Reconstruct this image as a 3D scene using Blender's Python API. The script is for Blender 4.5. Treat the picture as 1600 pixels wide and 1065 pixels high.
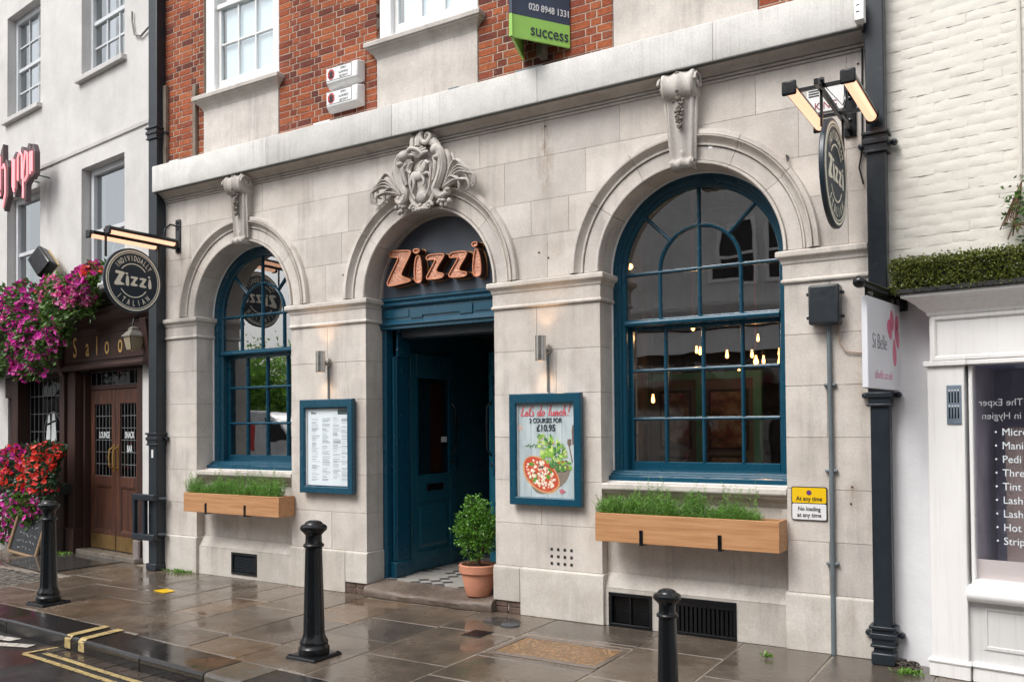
import bpy, bmesh, math, random
import numpy as np
from mathutils import Vector, Matrix
R = math.radians
random.seed(7)
rng = np.random.default_rng(7)
for o in list(bpy.data.objects):
    bpy.data.objects.remove(o)
scene = bpy.context.scene
COL = scene.collection
# ------------------------------------------------------------------ camera
cam = bpy.data.cameras.new('camera')
cam.sensor_width = 36.0
cam.lens = 30.687
cam.shift_y = 0.06575
cam.clip_end = 600
cam.clip_start = 0.05
co = bpy.data.objects.new('camera', cam)
COL.objects.link(co)
YAW, PITCH, ROLL = 0.558387, 0.018674, -0.00807
fw = Vector((-math.sin(YAW), math.cos(YAW), 0)); rt = Vector((math.cos(YAW), math.sin(YAW), 0)); up = Vector((0, 0, 1))
fw2 = fw * math.cos(PITCH) + up * math.sin(PITCH); up2 = -fw * math.sin(PITCH) + up * math.cos(PITCH)
rt3 = rt * math.cos(ROLL) + up2 * math.sin(ROLL); up3 = -rt * math.sin(ROLL) + up2 * math.cos(ROLL)
mw = Matrix((rt3, up3, -fw2)).transposed().to_4x4()
mw.translation = (0, -7.1, 1.8)
co.matrix_world = mw
scene.camera = co
# ------------------------------------------------------------------ sky (bright overcast), sun
SUN_EL, SUN_AZ = R(52), R(200)
w = bpy.data.worlds.new('World'); scene.world = w; w.use_nodes = True
nt = w.node_tree; bg = nt.nodes['Background']
sky = nt.nodes.new('ShaderNodeTexSky'); sky.sky_type = 'NISHITA'; sky.sun_disc = False
sky.sun_elevation = SUN_EL; sky.sun_rotation = SUN_AZ; sky.dust_density = 4.0; sky.air_density = 1.0; sky.ozone_density = 1.0
hs = nt.nodes.new('ShaderNodeHueSaturation'); hs.inputs['Saturation'].default_value = 0.22
nt.links.new(sky.outputs[0], hs.inputs['Color']); nt.links.new(hs.outputs[0], bg.inputs[0])
bg.inputs[1].default_value = 0.15
sl = bpy.data.lights.new('sun', 'SUN'); sl.energy = 1.0; sl.angle = R(25); sl.color = (1, .97, .93)
so = bpy.data.objects.new('sun', sl); COL.objects.link(so)
sd = Vector((math.sin(SUN_AZ) * math.cos(SUN_EL), math.cos(SUN_AZ) * math.cos(SUN_EL), math.sin(SUN_EL)))
so.rotation_euler = sd.to_track_quat('Z', 'Y').to_euler(); so.location = (0, -12, 14)
scene.view_settings.view_transform = 'Standard'; scene.view_settings.look = 'None'
scene.view_settings.exposure = 0.74; scene.view_settings.gamma = 1.0; scene.view_settings.use_curve_mapping = False
scene.render.engine = 'CYCLES'
scene.cycles.max_bounces = 8; scene.cycles.transparent_max_bounces = 16

# ------------------------------------------------------------------ helpers
class MB:
    def __init__(s, M=None):
        s.v = []; s.f = []; s.m = []; s.M = M; s.cur = 0
    def add(s, vs, fs):
        o = len(s.v)
        s.v.extend([tuple(p) for p in vs]); s.f.extend([tuple(i + o for i in f) for f in fs]); s.m.extend([s.cur] * len(fs))
        return s
    def box(s, x0, x1, y0, y1, z0, z1):
        return s.add([(x0, y0, z0), (x1, y0, z0), (x1, y1, z0), (x0, y1, z0), (x0, y0, z1), (x1, y0, z1), (x1, y1, z1), (x0, y1, z1)],
                     [(0, 3, 2, 1), (4, 5, 6, 7), (0, 1, 5, 4), (1, 2, 6, 5), (2, 3, 7, 6), (3, 0, 4, 7)])
    def extr(s, pts, ax, a, b):
        n = len(pts)
        def P(u, v, t):
            return {'y': (u, t, v), 'x': (t, u, v), 'z': (u, v, t)}[ax]
        vs = [P(u, v, a) for u, v in pts] + [P(u, v, b) for u, v in pts]
        fs = [tuple(range(n)), tuple(range(2 * n - 1, n - 1, -1))] + [(i, (i + 1) % n, n + (i + 1) % n, n + i) for i in range(n)]
        return s.add(vs, fs)
    def loft(s, rings, closed=True, cap=True):
        n = len(rings[0]); vs = [p for r in rings for p in r]; fs = []
        for k in range(len(rings) - 1):
            for i in range(n if closed else n - 1):
                j = (i + 1) % n
                fs.append((k * n + i, k * n + j, (k + 1) * n + j, (k + 1) * n + i))
        if cap:
            fs.append(tuple(range(n))); fs.append(tuple((len(rings) - 1) * n + i for i in range(n - 1, -1, -1)))
        return s.add(vs, fs)
    def tube(s, pts, r, n=8, cap=True):
        pts = [Vector(p) for p in pts]; m = len(pts)
        rr = r if isinstance(r, (list, tuple)) else [r] * m
        t0 = (pts[1] - pts[0]).normalized()
        ref = Vector((0, 0, 1)) if abs(t0.z) < .9 else Vector((1, 0, 0))
        a = t0.cross(ref).normalized(); rings = []
        for i, p in enumerate(pts):
            t = (pts[min(i + 1, m - 1)] - pts[max(i - 1, 0)]).normalized()
            a = (a - t * a.dot(t)).normalized(); b = t.cross(a)
            rings.append([p + (a * math.cos(2 * math.pi * k / n) + b * math.sin(2 * math.pi * k / n)) * rr[i] for k in range(n)])
        return s.loft(rings, True, cap)
    def lathe(s, prof, c=(0, 0, 0), n=24, ax='z'):
        c = Vector(c); rings = []
        for r, z in prof:
            ring = []
            for k in range(n):
                a = 2 * math.pi * k / n; u, v = r * math.cos(a), r * math.sin(a)
                ring.append(c + Vector({'z': (u, v, z), 'y': (u, z, v), 'x': (z, u, v)}[ax]))
            rings.append(ring)
        return s.loft(rings, True, tuple(prof[0]) != tuple(prof[-1]))
    def ell(s, c, r, nu=14, nv=9, rot=None):
        c = Vector(c); rings = []
        for j in range(nv + 1):
            ph = math.pi * (j + .02) / (nv + .04) ; ring = []
            for i in range(nu):
                th = 2 * math.pi * i / nu
                p = Vector((r[0] * math.sin(ph) * math.cos(th), r[1] * math.sin(ph) * math.sin(th), r[2] * math.cos(ph)))
                if rot is not None: p = rot @ p
                ring.append(c + p)
            rings.append(ring)
        return s.loft(rings)
    def quad(s, a, b, c, d):
        return s.add([a, b, c, d], [(0, 1, 2, 3)])
    def build(s, name, mat, parent=None, smooth=False, bevel=0, seg=1, kind=None, label=None, norm=True, at=None, ang=None):
        vs = s.v
        if s.M is not None: vs = [s.M @ Vector(p) for p in vs]
        A = np.array([tuple(p) for p in vs], dtype=float)
        c = np.array(at) if at is not None else (A.min(0) + A.max(0)) / 2
        me = bpy.data.meshes.new(name)
        me.from_pydata((A - c).tolist(), [], s.f)
        mats = mat if isinstance(mat, (list, tuple)) else [mat]
        for m_ in mats: me.materials.append(m_)
        if len(mats) > 1: me.polygons.foreach_set('material_index', s.m)
        if norm:
            bm = bmesh.new(); bm.from_mesh(me); bmesh.ops.recalc_face_normals(bm, faces=bm.faces); bm.to_mesh(me); bm.free()
        if smooth:
            me.polygons.foreach_set('use_smooth', [True] * len(me.polygons))
            me.set_sharp_from_angle(angle=R(ang if ang else 40))
        o = link(name, me, parent, c)
        if bevel:
            b = o.modifiers.new('bevel', 'BEVEL'); b.width = bevel; b.segments = seg; b.limit_method = 'ANGLE'; b.angle_limit = R(35)
            if seg > 1:
                me.polygons.foreach_set('use_smooth', [True] * len(me.polygons)); me.set_sharp_from_angle(angle=R(60))
        if kind: o['kind'] = kind
        if label: o['label'] = label
        return o
WL = {}
def link(name, data, parent, c):
    o = bpy.data.objects.new(name, data); COL.objects.link(o)
    c = Vector([float(q) for q in c]); o.location = c; WL[o] = c
    if parent is not None:
        o.parent = parent; o.location = c - WL[parent]
    return o
def thing(name, loc, label, cat, group=None):
    o = link(name, None, None, loc); o.empty_display_size = .2
    return tag(o, label, cat, group)
def tag(o, label, cat=None, group=None, kind=None):
    o['label'] = label
    if cat: o['category'] = cat
    if group: o['group'] = group
    if kind: o['kind'] = kind
    return o
def bx(name, mat, parent, x0, x1, y0, y1, z0, z1, M=None, bevel=0, seg=1, **k):
    return MB(M).box(x0, x1, y0, y1, z0, z1).build(name, mat, parent, bevel=bevel, seg=seg, **k)
FAC = Matrix(((1, 0, 0, 0), (0, 0, -1, 0), (0, 1, 0, 0), (0, 0, 0, 1)))       # text plane facing the street
SIDE = Matrix(((0, 0, 1, 0), (1, 0, 0, 0), (0, 1, 0, 0), (0, 0, 0, 1)))       # text plane facing +X
SIDEB = Matrix(((0, 0, -1, 0), (-1, 0, 0, 0), (0, 1, 0, 0), (0, 0, 0, 1)))    # text plane facing -X
def tmesh(body, size, sx=1.0, align='CENTER', ex=.0015, bold=0.0, space=1.0):
    cu = bpy.data.curves.new('t', 'FONT'); cu.body = body; cu.size = size; cu.align_x = align; cu.align_y = 'BOTTOM_BASELINE'
    cu.extrude = ex; cu.offset = bold; cu.resolution_u = 3; cu.space_character = space
    ob = bpy.data.objects.new('t', cu); COL.objects.link(ob)
    me = bpy.data.meshes.new_from_object(ob)
    vs = [(v.co.x * sx, v.co.y, v.co.z) for v in me.vertices]; fs = [tuple(p.vertices) for p in me.polygons]
    bpy.data.objects.remove(ob); bpy.data.curves.remove(cu); bpy.data.meshes.remove(me)
    return vs, fs
def text(name, body, size, M, loc, mat, parent, sx=1.0, align='CENTER', ex=.0015, bold=0.0, rot=0, space=1.0):
    mb = MB(Matrix.Translation(loc) @ M @ Matrix.Rotation(rot, 4, 'Z'))
    mb.add(*tmesh(body, size, sx, align, ex, bold, space))
    return mb.build(name, mat, parent, norm=False)

# ------------------------------------------------------------------ materials
class N:
    def __init__(s, name):
        s.mat = bpy.data.materials.new(name); s.mat.use_nodes = True; s.t = s.mat.node_tree
        s.b = s.t.nodes['Principled BSDF']; s.out = s.t.nodes['Material Output']
    def n(s, typ, **k):
        nd = s.t.nodes.new(typ)
        for a, v in k.items(): setattr(nd, a, v)
        return nd
    def L(s, a, b): s.t.links.new(a, b)
    def pos(s, scale=(1, 1, 1), objrand=False):
        g = s.n('ShaderNodeNewGeometry'); mp = s.n('ShaderNodeMapping'); mp.inputs['Scale'].default_value = scale
        s.L(g.outputs['Position'], mp.inputs['Vector'])
        if objrand:
            oi = s.n('ShaderNodeObjectInfo'); mu = s.n('ShaderNodeMath', operation='MULTIPLY'); mu.inputs[1].default_value = 37.0
            s.L(oi.outputs['Random'], mu.inputs[0]); cb = s.n('ShaderNodeCombineXYZ')
            for i in range(3): s.L(mu.outputs[0], cb.inputs[i])
            s.L(cb.outputs[0], mp.inputs['Location'])
        return mp.outputs[0]
    def noise(s, scale, detail=4, rough=.55, vec=None, dist=0):
        t = s.n('ShaderNodeTexNoise'); t.inputs['Scale'].default_value = scale; t.inputs['Detail'].default_value = detail
        t.inputs['Roughness'].default_value = rough; t.inputs['Distortion'].default_value = dist
        s.L(vec if vec is not None else s.pos(), t.inputs['Vector']); return t.outputs['Fac']
    def ramp(s, fac, stops, interp='LINEAR'):
        r = s.n('ShaderNodeValToRGB'); r.color_ramp.interpolation = interp; e = r.color_ramp.elements
        while len(e) < len(stops): e.new(.5)
        for i, (p, c) in enumerate(stops):
            e[i].position = p; e[i].color = (*c, 1) if not isinstance(c, (int, float)) else (c, c, c, 1)
        s.L(fac, r.inputs[0]); return r.outputs[0]
    def mix(s, fac, a, b, mode='MIX'):
        m = s.n('ShaderNodeMix', data_type='RGBA', blend_type=mode)
        for i, v in ((0, fac), (6, a), (7, b)):
            if isinstance(v, (int, float)): m.inputs[i].default_value = v
            elif isinstance(v, tuple): m.inputs[i].default_value = (*v, 1)
            else: s.L(v, m.inputs[i])
        return m.outputs[2]
    def math(s, op, a, b=0):
        m = s.n('ShaderNodeMath', operation=op)
        for i, v in enumerate((a, b)):
            if isinstance(v, (int, float)): m.inputs[i].default_value = v
            else: s.L(v, m.inputs[i])
        return m.outputs[0]
    def rand(s):
        oi = s.n('ShaderNodeObjectInfo'); g = s.n('ShaderNodeNewGeometry')
        return s.math('FRACT', s.math('ADD', oi.outputs['Random'], s.math('MULTIPLY', g.outputs['Random Per Island'], 1.0)))
    def bump(s, h, strength=.3, dist=.01, prev=None):
        b = s.n('ShaderNodeBump'); b.inputs['Strength'].default_value = strength; b.inputs['Distance'].default_value = dist
        s.L(h, b.inputs['Height'])
        if prev is not None: s.L(prev, b.inputs['Normal'])
        s.L(b.outputs[0], s.b.inputs['Normal']); return b.outputs[0]
    def set(s, **k):
        for a, v in k.items():
            i = s.b.inputs[{'col': 'Base Color', 'rough': 'Roughness', 'metal': 'Metallic', 'spec': 'Specular IOR Level', 'em': 'Emission Color', 'es': 'Emission Strength', 'coat': 'Coat Weight', 'sub': 'Subsurface Weight'}[a]]
            if isinstance(v, (int, float)): i.default_value = v
            elif isinstance(v, tuple): i.default_value = (*v, 1)
            else: s.L(v, i)
        return s.mat
def sc(c, k): return tuple(min(1, q * k) for q in c)
def simple(name, c, rough=.5, metal=0, var=.18, vs=4.0, bump=.15, bs=60, bd=.004, coat=0, spec=.5, wear=None):
    m = N(name); f = m.noise(vs, 5); col = m.ramp(f, [(.3, sc(c, 1 - var)), (.7, sc(c, 1 + var))])
    if wear is not None:
        wf = m.ramp(m.noise(9, 8, .7), [(.60, 0.0), (.68, 1.0)]); col = m.mix(wf, col, wear)
    rf = m.ramp(m.noise(vs * 3, 4), [(.3, max(0.03, rough * .8)), (.7, min(1, rough * 1.2))])
    if bump: m.bump(m.noise(bs, 4), bump, bd)
    return m.set(col=col, rough=rf, metal=metal, coat=coat, spec=spec)
def emit(name, c, st):
    m = N(name); return m.set(col=c, em=c, es=st, rough=.4)
def stone_mat(name='portland_stone', base=(.685, .64, .595), dark=(.30, .26, .23), sf=7, sk=.60, bk=.45):
    m = N(name)
    r = m.rand(); tint = m.ramp(r, [(0, sc(base, .82)), (.3, (base[0] * .97, base[1] * .95, base[2] * .92)), (.6, base), (1, (base[0] * 1.06, base[1] * 1.05, base[2] * 1.03))])
    blot = m.ramp(m.noise(2.6, 9, .68), [(.38, 0.0), (.72, 1.0)])
    col = m.mix(m.math('MULTIPLY', blot, bk), tint, dark)
    big = m.ramp(m.noise(.9, 4, .6), [(.42, 0.0), (.70, 1.0)]); col = m.mix(m.math('MULTIPLY', big, .28), col, dark)
    streak = m.ramp(m.noise(1.0, 6, .7, m.pos((sf, sf, .55))), [(.48, 0.0), (.70, 1.0)])
    smask = m.ramp(m.noise(1.3, 3, .6), [(.40, .15), (.62, 1.0)])
    col = m.mix(m.math('MULTIPLY', m.math('MULTIPLY', streak, smask), sk), col, (.27, .25, .235))
    pale = m.ramp(m.noise(4.2, 6, .7), [(.55, 0.0), (.75, .30)]); col = m.mix(pale, col, (.74, .71, .68))
    for sx_, sz_, wx_, wz_, k_ in ((-4.04, 4.30, .10, .42, .75), (-3.98, 3.42, .16, .12, .5), (-1.33, 1.22, .08, .14, .6), (-1.36, .30, .05, .16, .6), (-6.72, 3.30, .14, .10, .4), (-8.6, .62, .5, .10, .35), (-2.6, .75, .6, .12, .3), (-1.27, 2.2, .07, .5, .4), (-7.3, 1.4, .10, .6, .3), (-3.6, 1.2, .10, .7, .3)):
        ge = m.n('ShaderNodeNewGeometry'); sp_ = m.n('ShaderNodeSeparateXYZ'); m.L(ge.outputs['Position'], sp_.inputs[0])
        dx_ = m.math('DIVIDE', m.math('SUBTRACT', sp_.outputs[0], sx_), wx_); dz_ = m.math('DIVIDE', m.math('SUBTRACT', sp_.outputs[2], sz_), wz_)
        d2 = m.math('ADD', m.math('MULTIPLY', dx_, dx_), m.math('MULTIPLY', dz_, dz_)); msk = m.math('MAXIMUM', m.math('SUBTRACT', 1.0, d2), 0.0)
        col = m.mix(m.math('MULTIPLY', m.math('MULTIPLY', msk, m.ramp(m.noise(16, 6, .75, m.pos((1, 1, .4))), [(.42, 0.0), (.62, 1.0)])), k_), col, (.30, .21, .14))
    fine = m.ramp(m.noise(60, 5, .7), [(.28, .84), (.7, 1.06)])
    col = m.mix(1.0, col, fine, 'MULTIPLY')
    rust = m.ramp(m.noise(5.5, 6, .75, dist=.6), [(.63, 0.0), (.74, 1.0)])
    col = m.mix(m.math('MULTIPLY', rust, .36), col, (.33, .21, .12))
    n1 = m.bump(m.noise(22, 6, .6), .20, .006); pit = m.ramp(m.noise(120, 2), [(.25, 0.0), (.4, 1.0)])
    m.bump(pit, .15, .002, n1)
    return m.set(col=col, rough=.72, spec=.3)
STONE = stone_mat()
CARVE = stone_mat('carved_stone', (.60, .565, .53), (.30, .265, .235))
PLINTH = stone_mat('plinth_stone', (.60, .57, .53), (.33, .28, .23))
FASC = stone_mat('painted_fascia', (.66, .65, .63), (.36, .35, .335), 30, .45)
BEDM = stone_mat('sooty_cornice_stone', (.50, .45, .41), (.20, .165, .14))
def brick_mat():
    m = N('red_brick'); r = m.rand()
    col = m.ramp(r, [(0, (.14, .045, .036)), (.12, (.21, .060, .040)), (.3, (.32, .082, .042)), (.6, (.40, .108, .048)), (.85, (.44, .135, .058)), (1, (.26, .07, .048))])
    soot = m.ramp(m.noise(1.8, 6, .7), [(.35, .66), (.6, 1.0)]); col = m.mix(1.0, col, soot, 'MULTIPLY')
    spot = m.ramp(m.noise(45, 6, .7), [(.33, .5), (.55, 1.0)]); col = m.mix(1.0, col, spot, 'MULTIPLY')
    col = m.mix(m.ramp(m.noise(18, 4), [(.6, 0.0), (.8, .35)]), col, (.55, .30, .2))
    m.bump(m.noise(90, 5, .7), .5, .004)
    return m.set(col=col, rough=.85, spec=.2)
BRICK = brick_mat()
MORTAR = simple('lime_mortar', (.43, .345, .275), .95, var=.12, vs=20, bump=.4, bs=150)
JOINT = simple('stone_joint', (.44, .395, .355), .95)
def paint(name, c, rough=.28, var=.10, rs=.12):
    m = N(name)
    col = m.ramp(m.noise(2.2, 2), [(.3, sc(c, 1 - var)), (.7, sc(c, 1 + var))])
    run = m.ramp(m.noise(1.0, 5, .7, m.pos((30, 30, 1.2))), [(.5, 0.0), (.75, rs)])
    col = m.mix(run, col, sc(c, .62))
    rf = m.ramp(m.noise(4, 2), [(.35, rough * .9), (.7, rough * 1.15)])
    return m.set(col=col, rough=rf, spec=.5)
TEAL = paint('teal_gloss_paint', (.005, .058, .100), .26, .05)
TEALD = paint('teal_door_paint', (.011, .080, .118), .3, .05)
NAVY = paint('navy_panel_paint', (.085, .105, .14), .42, .05)
GREYH = paint('grey_header_paint', (.06, .08, .10), .4)
WHITE = paint('white_gloss_paint', (.80, .80, .79), .3, .03)
CREAM = paint('shop_cream_paint', (.78, .77, .755), .4, .03, .34)
GREYP = paint('shop_grey_paint', (.62, .62, .615), .4, .03, .34)
def iron(name, c, rough=.28):
    m = N(name); col = m.ramp(m.noise(5, 6, .7), [(.3, sc(c, .8)), (.7, sc(c, 1.25))])
    scuff = m.ramp(m.noise(11, 8, .75), [(.63, 0.0), (.70, .8)]); col = m.mix(scuff, col, (.055, .05, .046))
    m.bump(m.noise(40, 4, .6), .08, .003)
    return m.set(col=col, rough=m.ramp(m.noise(22, 5), [(.35, rough * .85), (.7, rough * 1.2)]), spec=.45)
IRON = iron('black_iron_paint', (.006, .007, .0085), .22)
PIPE = iron('dark_blue_grey_pipe_paint', (.016, .022, .029), .34)
GRAPH = iron('dark_grey_box_paint', (.022, .028, .034), .35)
STEEL = simple('brushed_steel', (.55, .53, .50), .3, 1.0, .08)
GALV = simple('galvanised_conduit', (.16, .19, .21), .45, .3)
def wood_mat(name, c1, c2, c3, ax=(1.2, 9, 14)):
    m = N(name); v = m.pos(ax, True)
    gr_ = m.noise(2.2, 9, .62, v, .35); col = m.ramp(gr_, [(.28, c1), (.5, c2), (.72, c3)])
    ln_ = m.ramp(m.noise(5.0, 3, .5, v, .8), [(.47, 0.0), (.50, 1.0), (.53, 0.0)]); col = m.mix(m.math('MULTIPLY', ln_, .35), col, c1)
    m.bump(gr_, .10, .002)
    return m.set(col=col, rough=.55)
LARCH = wood_mat('larch_plank', (.32, .15, .062), (.46, .235, .105), (.54, .30, .15), (.7, 9, 16))
OLDW = simple('weathered_batten', (.20, .165, .13), .85, var=.3, vs=9)
MAHOG = wood_mat('dark_mahogany', (.016, .006, .0045), (.032, .011, .0075), (.055, .020, .012), (14, 14, 1.0))
MAHOGD = wood_mat('worn_mahogany_door', (.026, .009, .006), (.062, .020, .011), (.15, .055, .023), (14, 14, 1.0))
BRASS = simple('brass', (.42, .27, .10), .4, .9, .3)
BRASSD = simple('tarnished_brass_plate', (.26, .165, .065), .42, .7, .3)
def glass_mat(name, tint=(1, 1, 1), f0=.1, wob=.02):
    m = N(name); m.t.nodes.remove(m.b)
    tr = m.n('ShaderNodeBsdfTransparent'); tr.inputs[0].default_value = (*tint, 1)
    gl = m.n('ShaderNodeBsdfGlossy'); gl.inputs['Roughness'].default_value = .012; gl.inputs[0].default_value = (1, 1, 1, 1)
    lw = m.n('ShaderNodeLayerWeight'); lw.inputs[0].default_value = .5; ge = m.n('ShaderNodeNewGeometry')
    sch = m.math('ADD', f0, m.math('MULTIPLY', 1 - f0, m.math('POWER', lw.outputs['Facing'], 5.0)))
    fac = m.math('MULTIPLY', sch, m.math('SUBTRACT', 1.0, ge.outputs['Backfacing']))
    b = m.n('ShaderNodeBump'); b.inputs['Strength'].default_value = wob; b.inputs['Distance'].default_value = .05
    m.L(m.noise(1.6, 2), b.inputs['Height']); m.L(b.outputs[0], gl.inputs['Normal'])
    mx = m.n('ShaderNodeMixShader'); m.L(fac, mx.inputs[0]); m.L(tr.outputs[0], mx.inputs[1]); m.L(gl.outputs[0], mx.inputs[2])
    m.L(mx.outputs[0], m.out.inputs[0]); return m.mat
GLASS = glass_mat('window_glass', (.9, .93, .92), .26, .03)
GLASSL = glass_mat('left_window_glass', (.9, .93, .92), .34, .03)
GLASSU = glass_mat('upper_window_glass', (.9, .94, .95), .22, .02)
GLASSC = glass_mat('clear_cover_glass', (.98, .99, .99), .03, .0)
def leaf_mat(name, a, b, rough=.4, tr=.25):
    m = N(name); r = m.rand(); col = m.ramp(r, [(0, a), (.6, b), (1, sc(b, 1.5))])
    m.set(col=col, rough=rough)
    t = m.n('ShaderNodeBsdfTranslucent'); m.L(col, t.inputs[0]); mx = m.n('ShaderNodeMixShader'); mx.inputs[0].default_value = tr
    m.L(m.b.outputs[0], mx.inputs[1]); m.L(t.outputs[0], mx.inputs[2]); m.L(mx.outputs[0], m.out.inputs[0]); return m.mat
LEAF = leaf_mat('box_shrub_leaf', (.04, .12, .015), (.12, .28, .035), .28)
HEDGE = leaf_mat('clipped_box_leaf', (.04, .062, .012), (.16, .185, .032), .35)
ROSE = leaf_mat('rosemary_needle', (.075, .19, .03), (.17, .35, .06), .5, .35)
GRN = leaf_mat('petunia_leaf', (.025, .07, .015), (.09, .18, .03), .45)
DKGRN = leaf_mat('begonia_leaf', (.012, .035, .018), (.03, .075, .03), .35)
MAG = leaf_mat('magenta_petal', (.30, .010, .14), (.58, .03, .33), .5, .3)
PINK = leaf_mat('pink_petal', (.62, .05, .22), (.78, .20, .42), .5, .3)
RED = leaf_mat('red_petal', (.55, .015, .02), (.80, .05, .03), .5, .3)
ORAN = leaf_mat('orange_petal', (.75, .08, .03), (.85, .16, .06), .5, .3)
TERRA = simple('terracotta', (.50, .215, .13), .8, var=.14, vs=7, bump=.2)
SOIL = simple('dark_soil', (.035, .022, .014), .95, var=.4, vs=40, bump=.8, bs=60, bd=.01)
BARK = simple('shrub_bark', (.12, .065, .035), .9, var=.3, vs=20, bump=.5)
def painted_wall(name, c, big=.010, dirt=.18):
    m = N(name); col = m.ramp(m.noise(1.6, 8, .65), [(.3, sc(c, 1 - dirt)), (.65, c)])
    col = m.mix(m.ramp(m.noise(1.0, 6, .7, m.pos((9, 9, .7))), [(.55, 0.0), (.8, .22)]), col, sc(c, .55))
    n1 = m.bump(m.noise(7, 5, .6), .5, big); m.bump(m.noise(45, 4), .25, .004, n1)
    return m.set(col=col, rough=.75, spec=.25)
PUBW = painted_wall('pub_wall_paint', (.62, .605, .59))
SHOPW = painted_wall('cream_wall_paint', (.73, .705, .64), .010, .08)
SHOPW2 = painted_wall('lower_white_wall_paint', (.76, .76, .785), .010, .14)
BLACK = simple('matt_black', (.012, .012, .013), .6)
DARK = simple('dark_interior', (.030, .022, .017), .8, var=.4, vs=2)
CREAMT = simple('cream_lettering', (.86, .83, .70), .5, var=.03, bump=0)
NAVYS = simple('sign_navy', (.016, .028, .042), .4, var=.06, bump=0)
# ------------------------------------------------------------------ restaurant building
C1, C2, C3 = -8.22, -5.455, -2.668
HW = .8225; SPR = 3.18
XL, XR = -9.655, -1.205
PIERS = [(XL, C1 - HW), (C1 + HW, C2 - HW), (C2 + HW, C3 - HW), (C3 + HW, XR)]
bld = thing('restaurant_building', (-5.43, 0, 0), 'pale stone arched restaurant front with red brick storey above', 'building')
G = .0017
def chord(c, z, r): return math.sqrt(max(0, r * r - (z - SPR) ** 2))
RC = 1.09
def arch_z(x):
    z = SPR
    for c in (C1, C2, C3):
        if abs(x - c) < RC: z = max(z, SPR + math.sqrt(RC * RC - (x - c) ** 2))
    return z
# core behind the ashlar joints
for a, b in PIERS:
    bx('joint_core', JOINT, bld, a + .006, b - .006, .006, .27, .02, SPR - .02)
pts = [(XL + .006, SPR - .02)]
for c in (C1, C2, C3):
    pts += [(c - RC * math.cos(t), SPR + RC * math.sin(t)) for t in np.linspace(0, math.pi, 40)]
pts += [(XR - .006, SPR - .02), (XR - .006, 4.9), (XL + .006, 4.9)]
MB().extr(pts, 'y', .006, .27).build('joint_core', JOINT, bld)
# pier ashlar, course by course
ZC = [.453 + i * .409 for i in range(7)]
split = {0: [None] * 6, 1: [.55, None, .62, .46, None, .5], 2: [None, .45, .35, None, .6, .42], 3: [.5, None, .55, .5, None, .55]}
for p, (a, b) in enumerate(PIERS):
    for i in range(6):
        z0, z1 = ZC[i] + G, ZC[i + 1] - G
        xs = [a, b] if split[p][i] is None else [a, a + (b - a) * split[p][i], b]
        for k in range(len(xs) - 1):
            x0 = xs[k] + (G if k else 0); x1 = xs[k + 1] - (G if k < len(xs) - 2 else 0)
            dy = random.uniform(-.0012, .0012)
            bx('stone_block', STONE, bld, x0, x1, dy, .28, z0, z1, bevel=.0018)
    # plinth: proud, chamfered on top, slightly chipped corners
    l, r = a - (.018 if p else 0), b + (.018 if p < 3 else 0)
    zb = .0
    prof = [(.28, zb), (-.022, zb), (-.024, .40), (-.022, .437), (-.002, ZC[0] - G), (.28, ZC[0] - G)]
    xs = [l, (l + r) / 2 + .1, r] if r - l > .9 else [l, r]
    if p == 1: xs = [l, -6.57, r]
    if p == 2: xs = [l, -4.35, r]
    for k in range(len(xs) - 1):
        q = [(y, z) for y, z in prof]
        if (p == 1 and k == 1) or (p == 2 and k == 0):
            q = [(y, max(z, .118)) for y, z in q]
        MB().extr(q, 'x', xs[k] + (G if k else 0), xs[k + 1] - (G if k < len(xs) - 2 else 0)).build('plinth_stone', PLINTH, bld, bevel=.005, seg=2)
    # impost, mitred round the pier
    prof = [(.0, 2.907), (.014, 2.909), (.022, 2.918), (.024, 2.930), (.018, 2.940), (.010, 2.946), (.010, 3.062), (.018, 3.066), (.021, 3.078), (.022, 3.086), (.030, 3.100), (.046, 3.112), (.054, 3.120), (.056, 3.128), (.056, 3.158), (.050, 3.166), (.0, SPR - .002)]
    rings = []
    for q, z in prof:
        pl, pr = (q if p else 0), (q if p < 3 else 0)
        rings.append([(a - pl, -q, z), (b + pr, -q, z), (b + pr, .28, z), (a - pl, .28, z)])
    MB().loft(rings).build('impost', STONE, bld, bevel=.002)
# bricks showing under the plinth beside the step
UB = simple('sooty_brick', (.10, .065, .05), .8, var=.4, vs=12, bump=.6, bs=40, bd=.01)
for x0, x1 in ((-6.57, -6.43), (-6.42, -6.262), (-4.66, -4.50), (-4.49, -4.352)):
    for z0 in (.0, .06):
        bx('brick', UB, bld, x0, x1, random.uniform(-.012, .0), .15, z0, z0 + .054, bevel=.006, seg=2)
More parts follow.
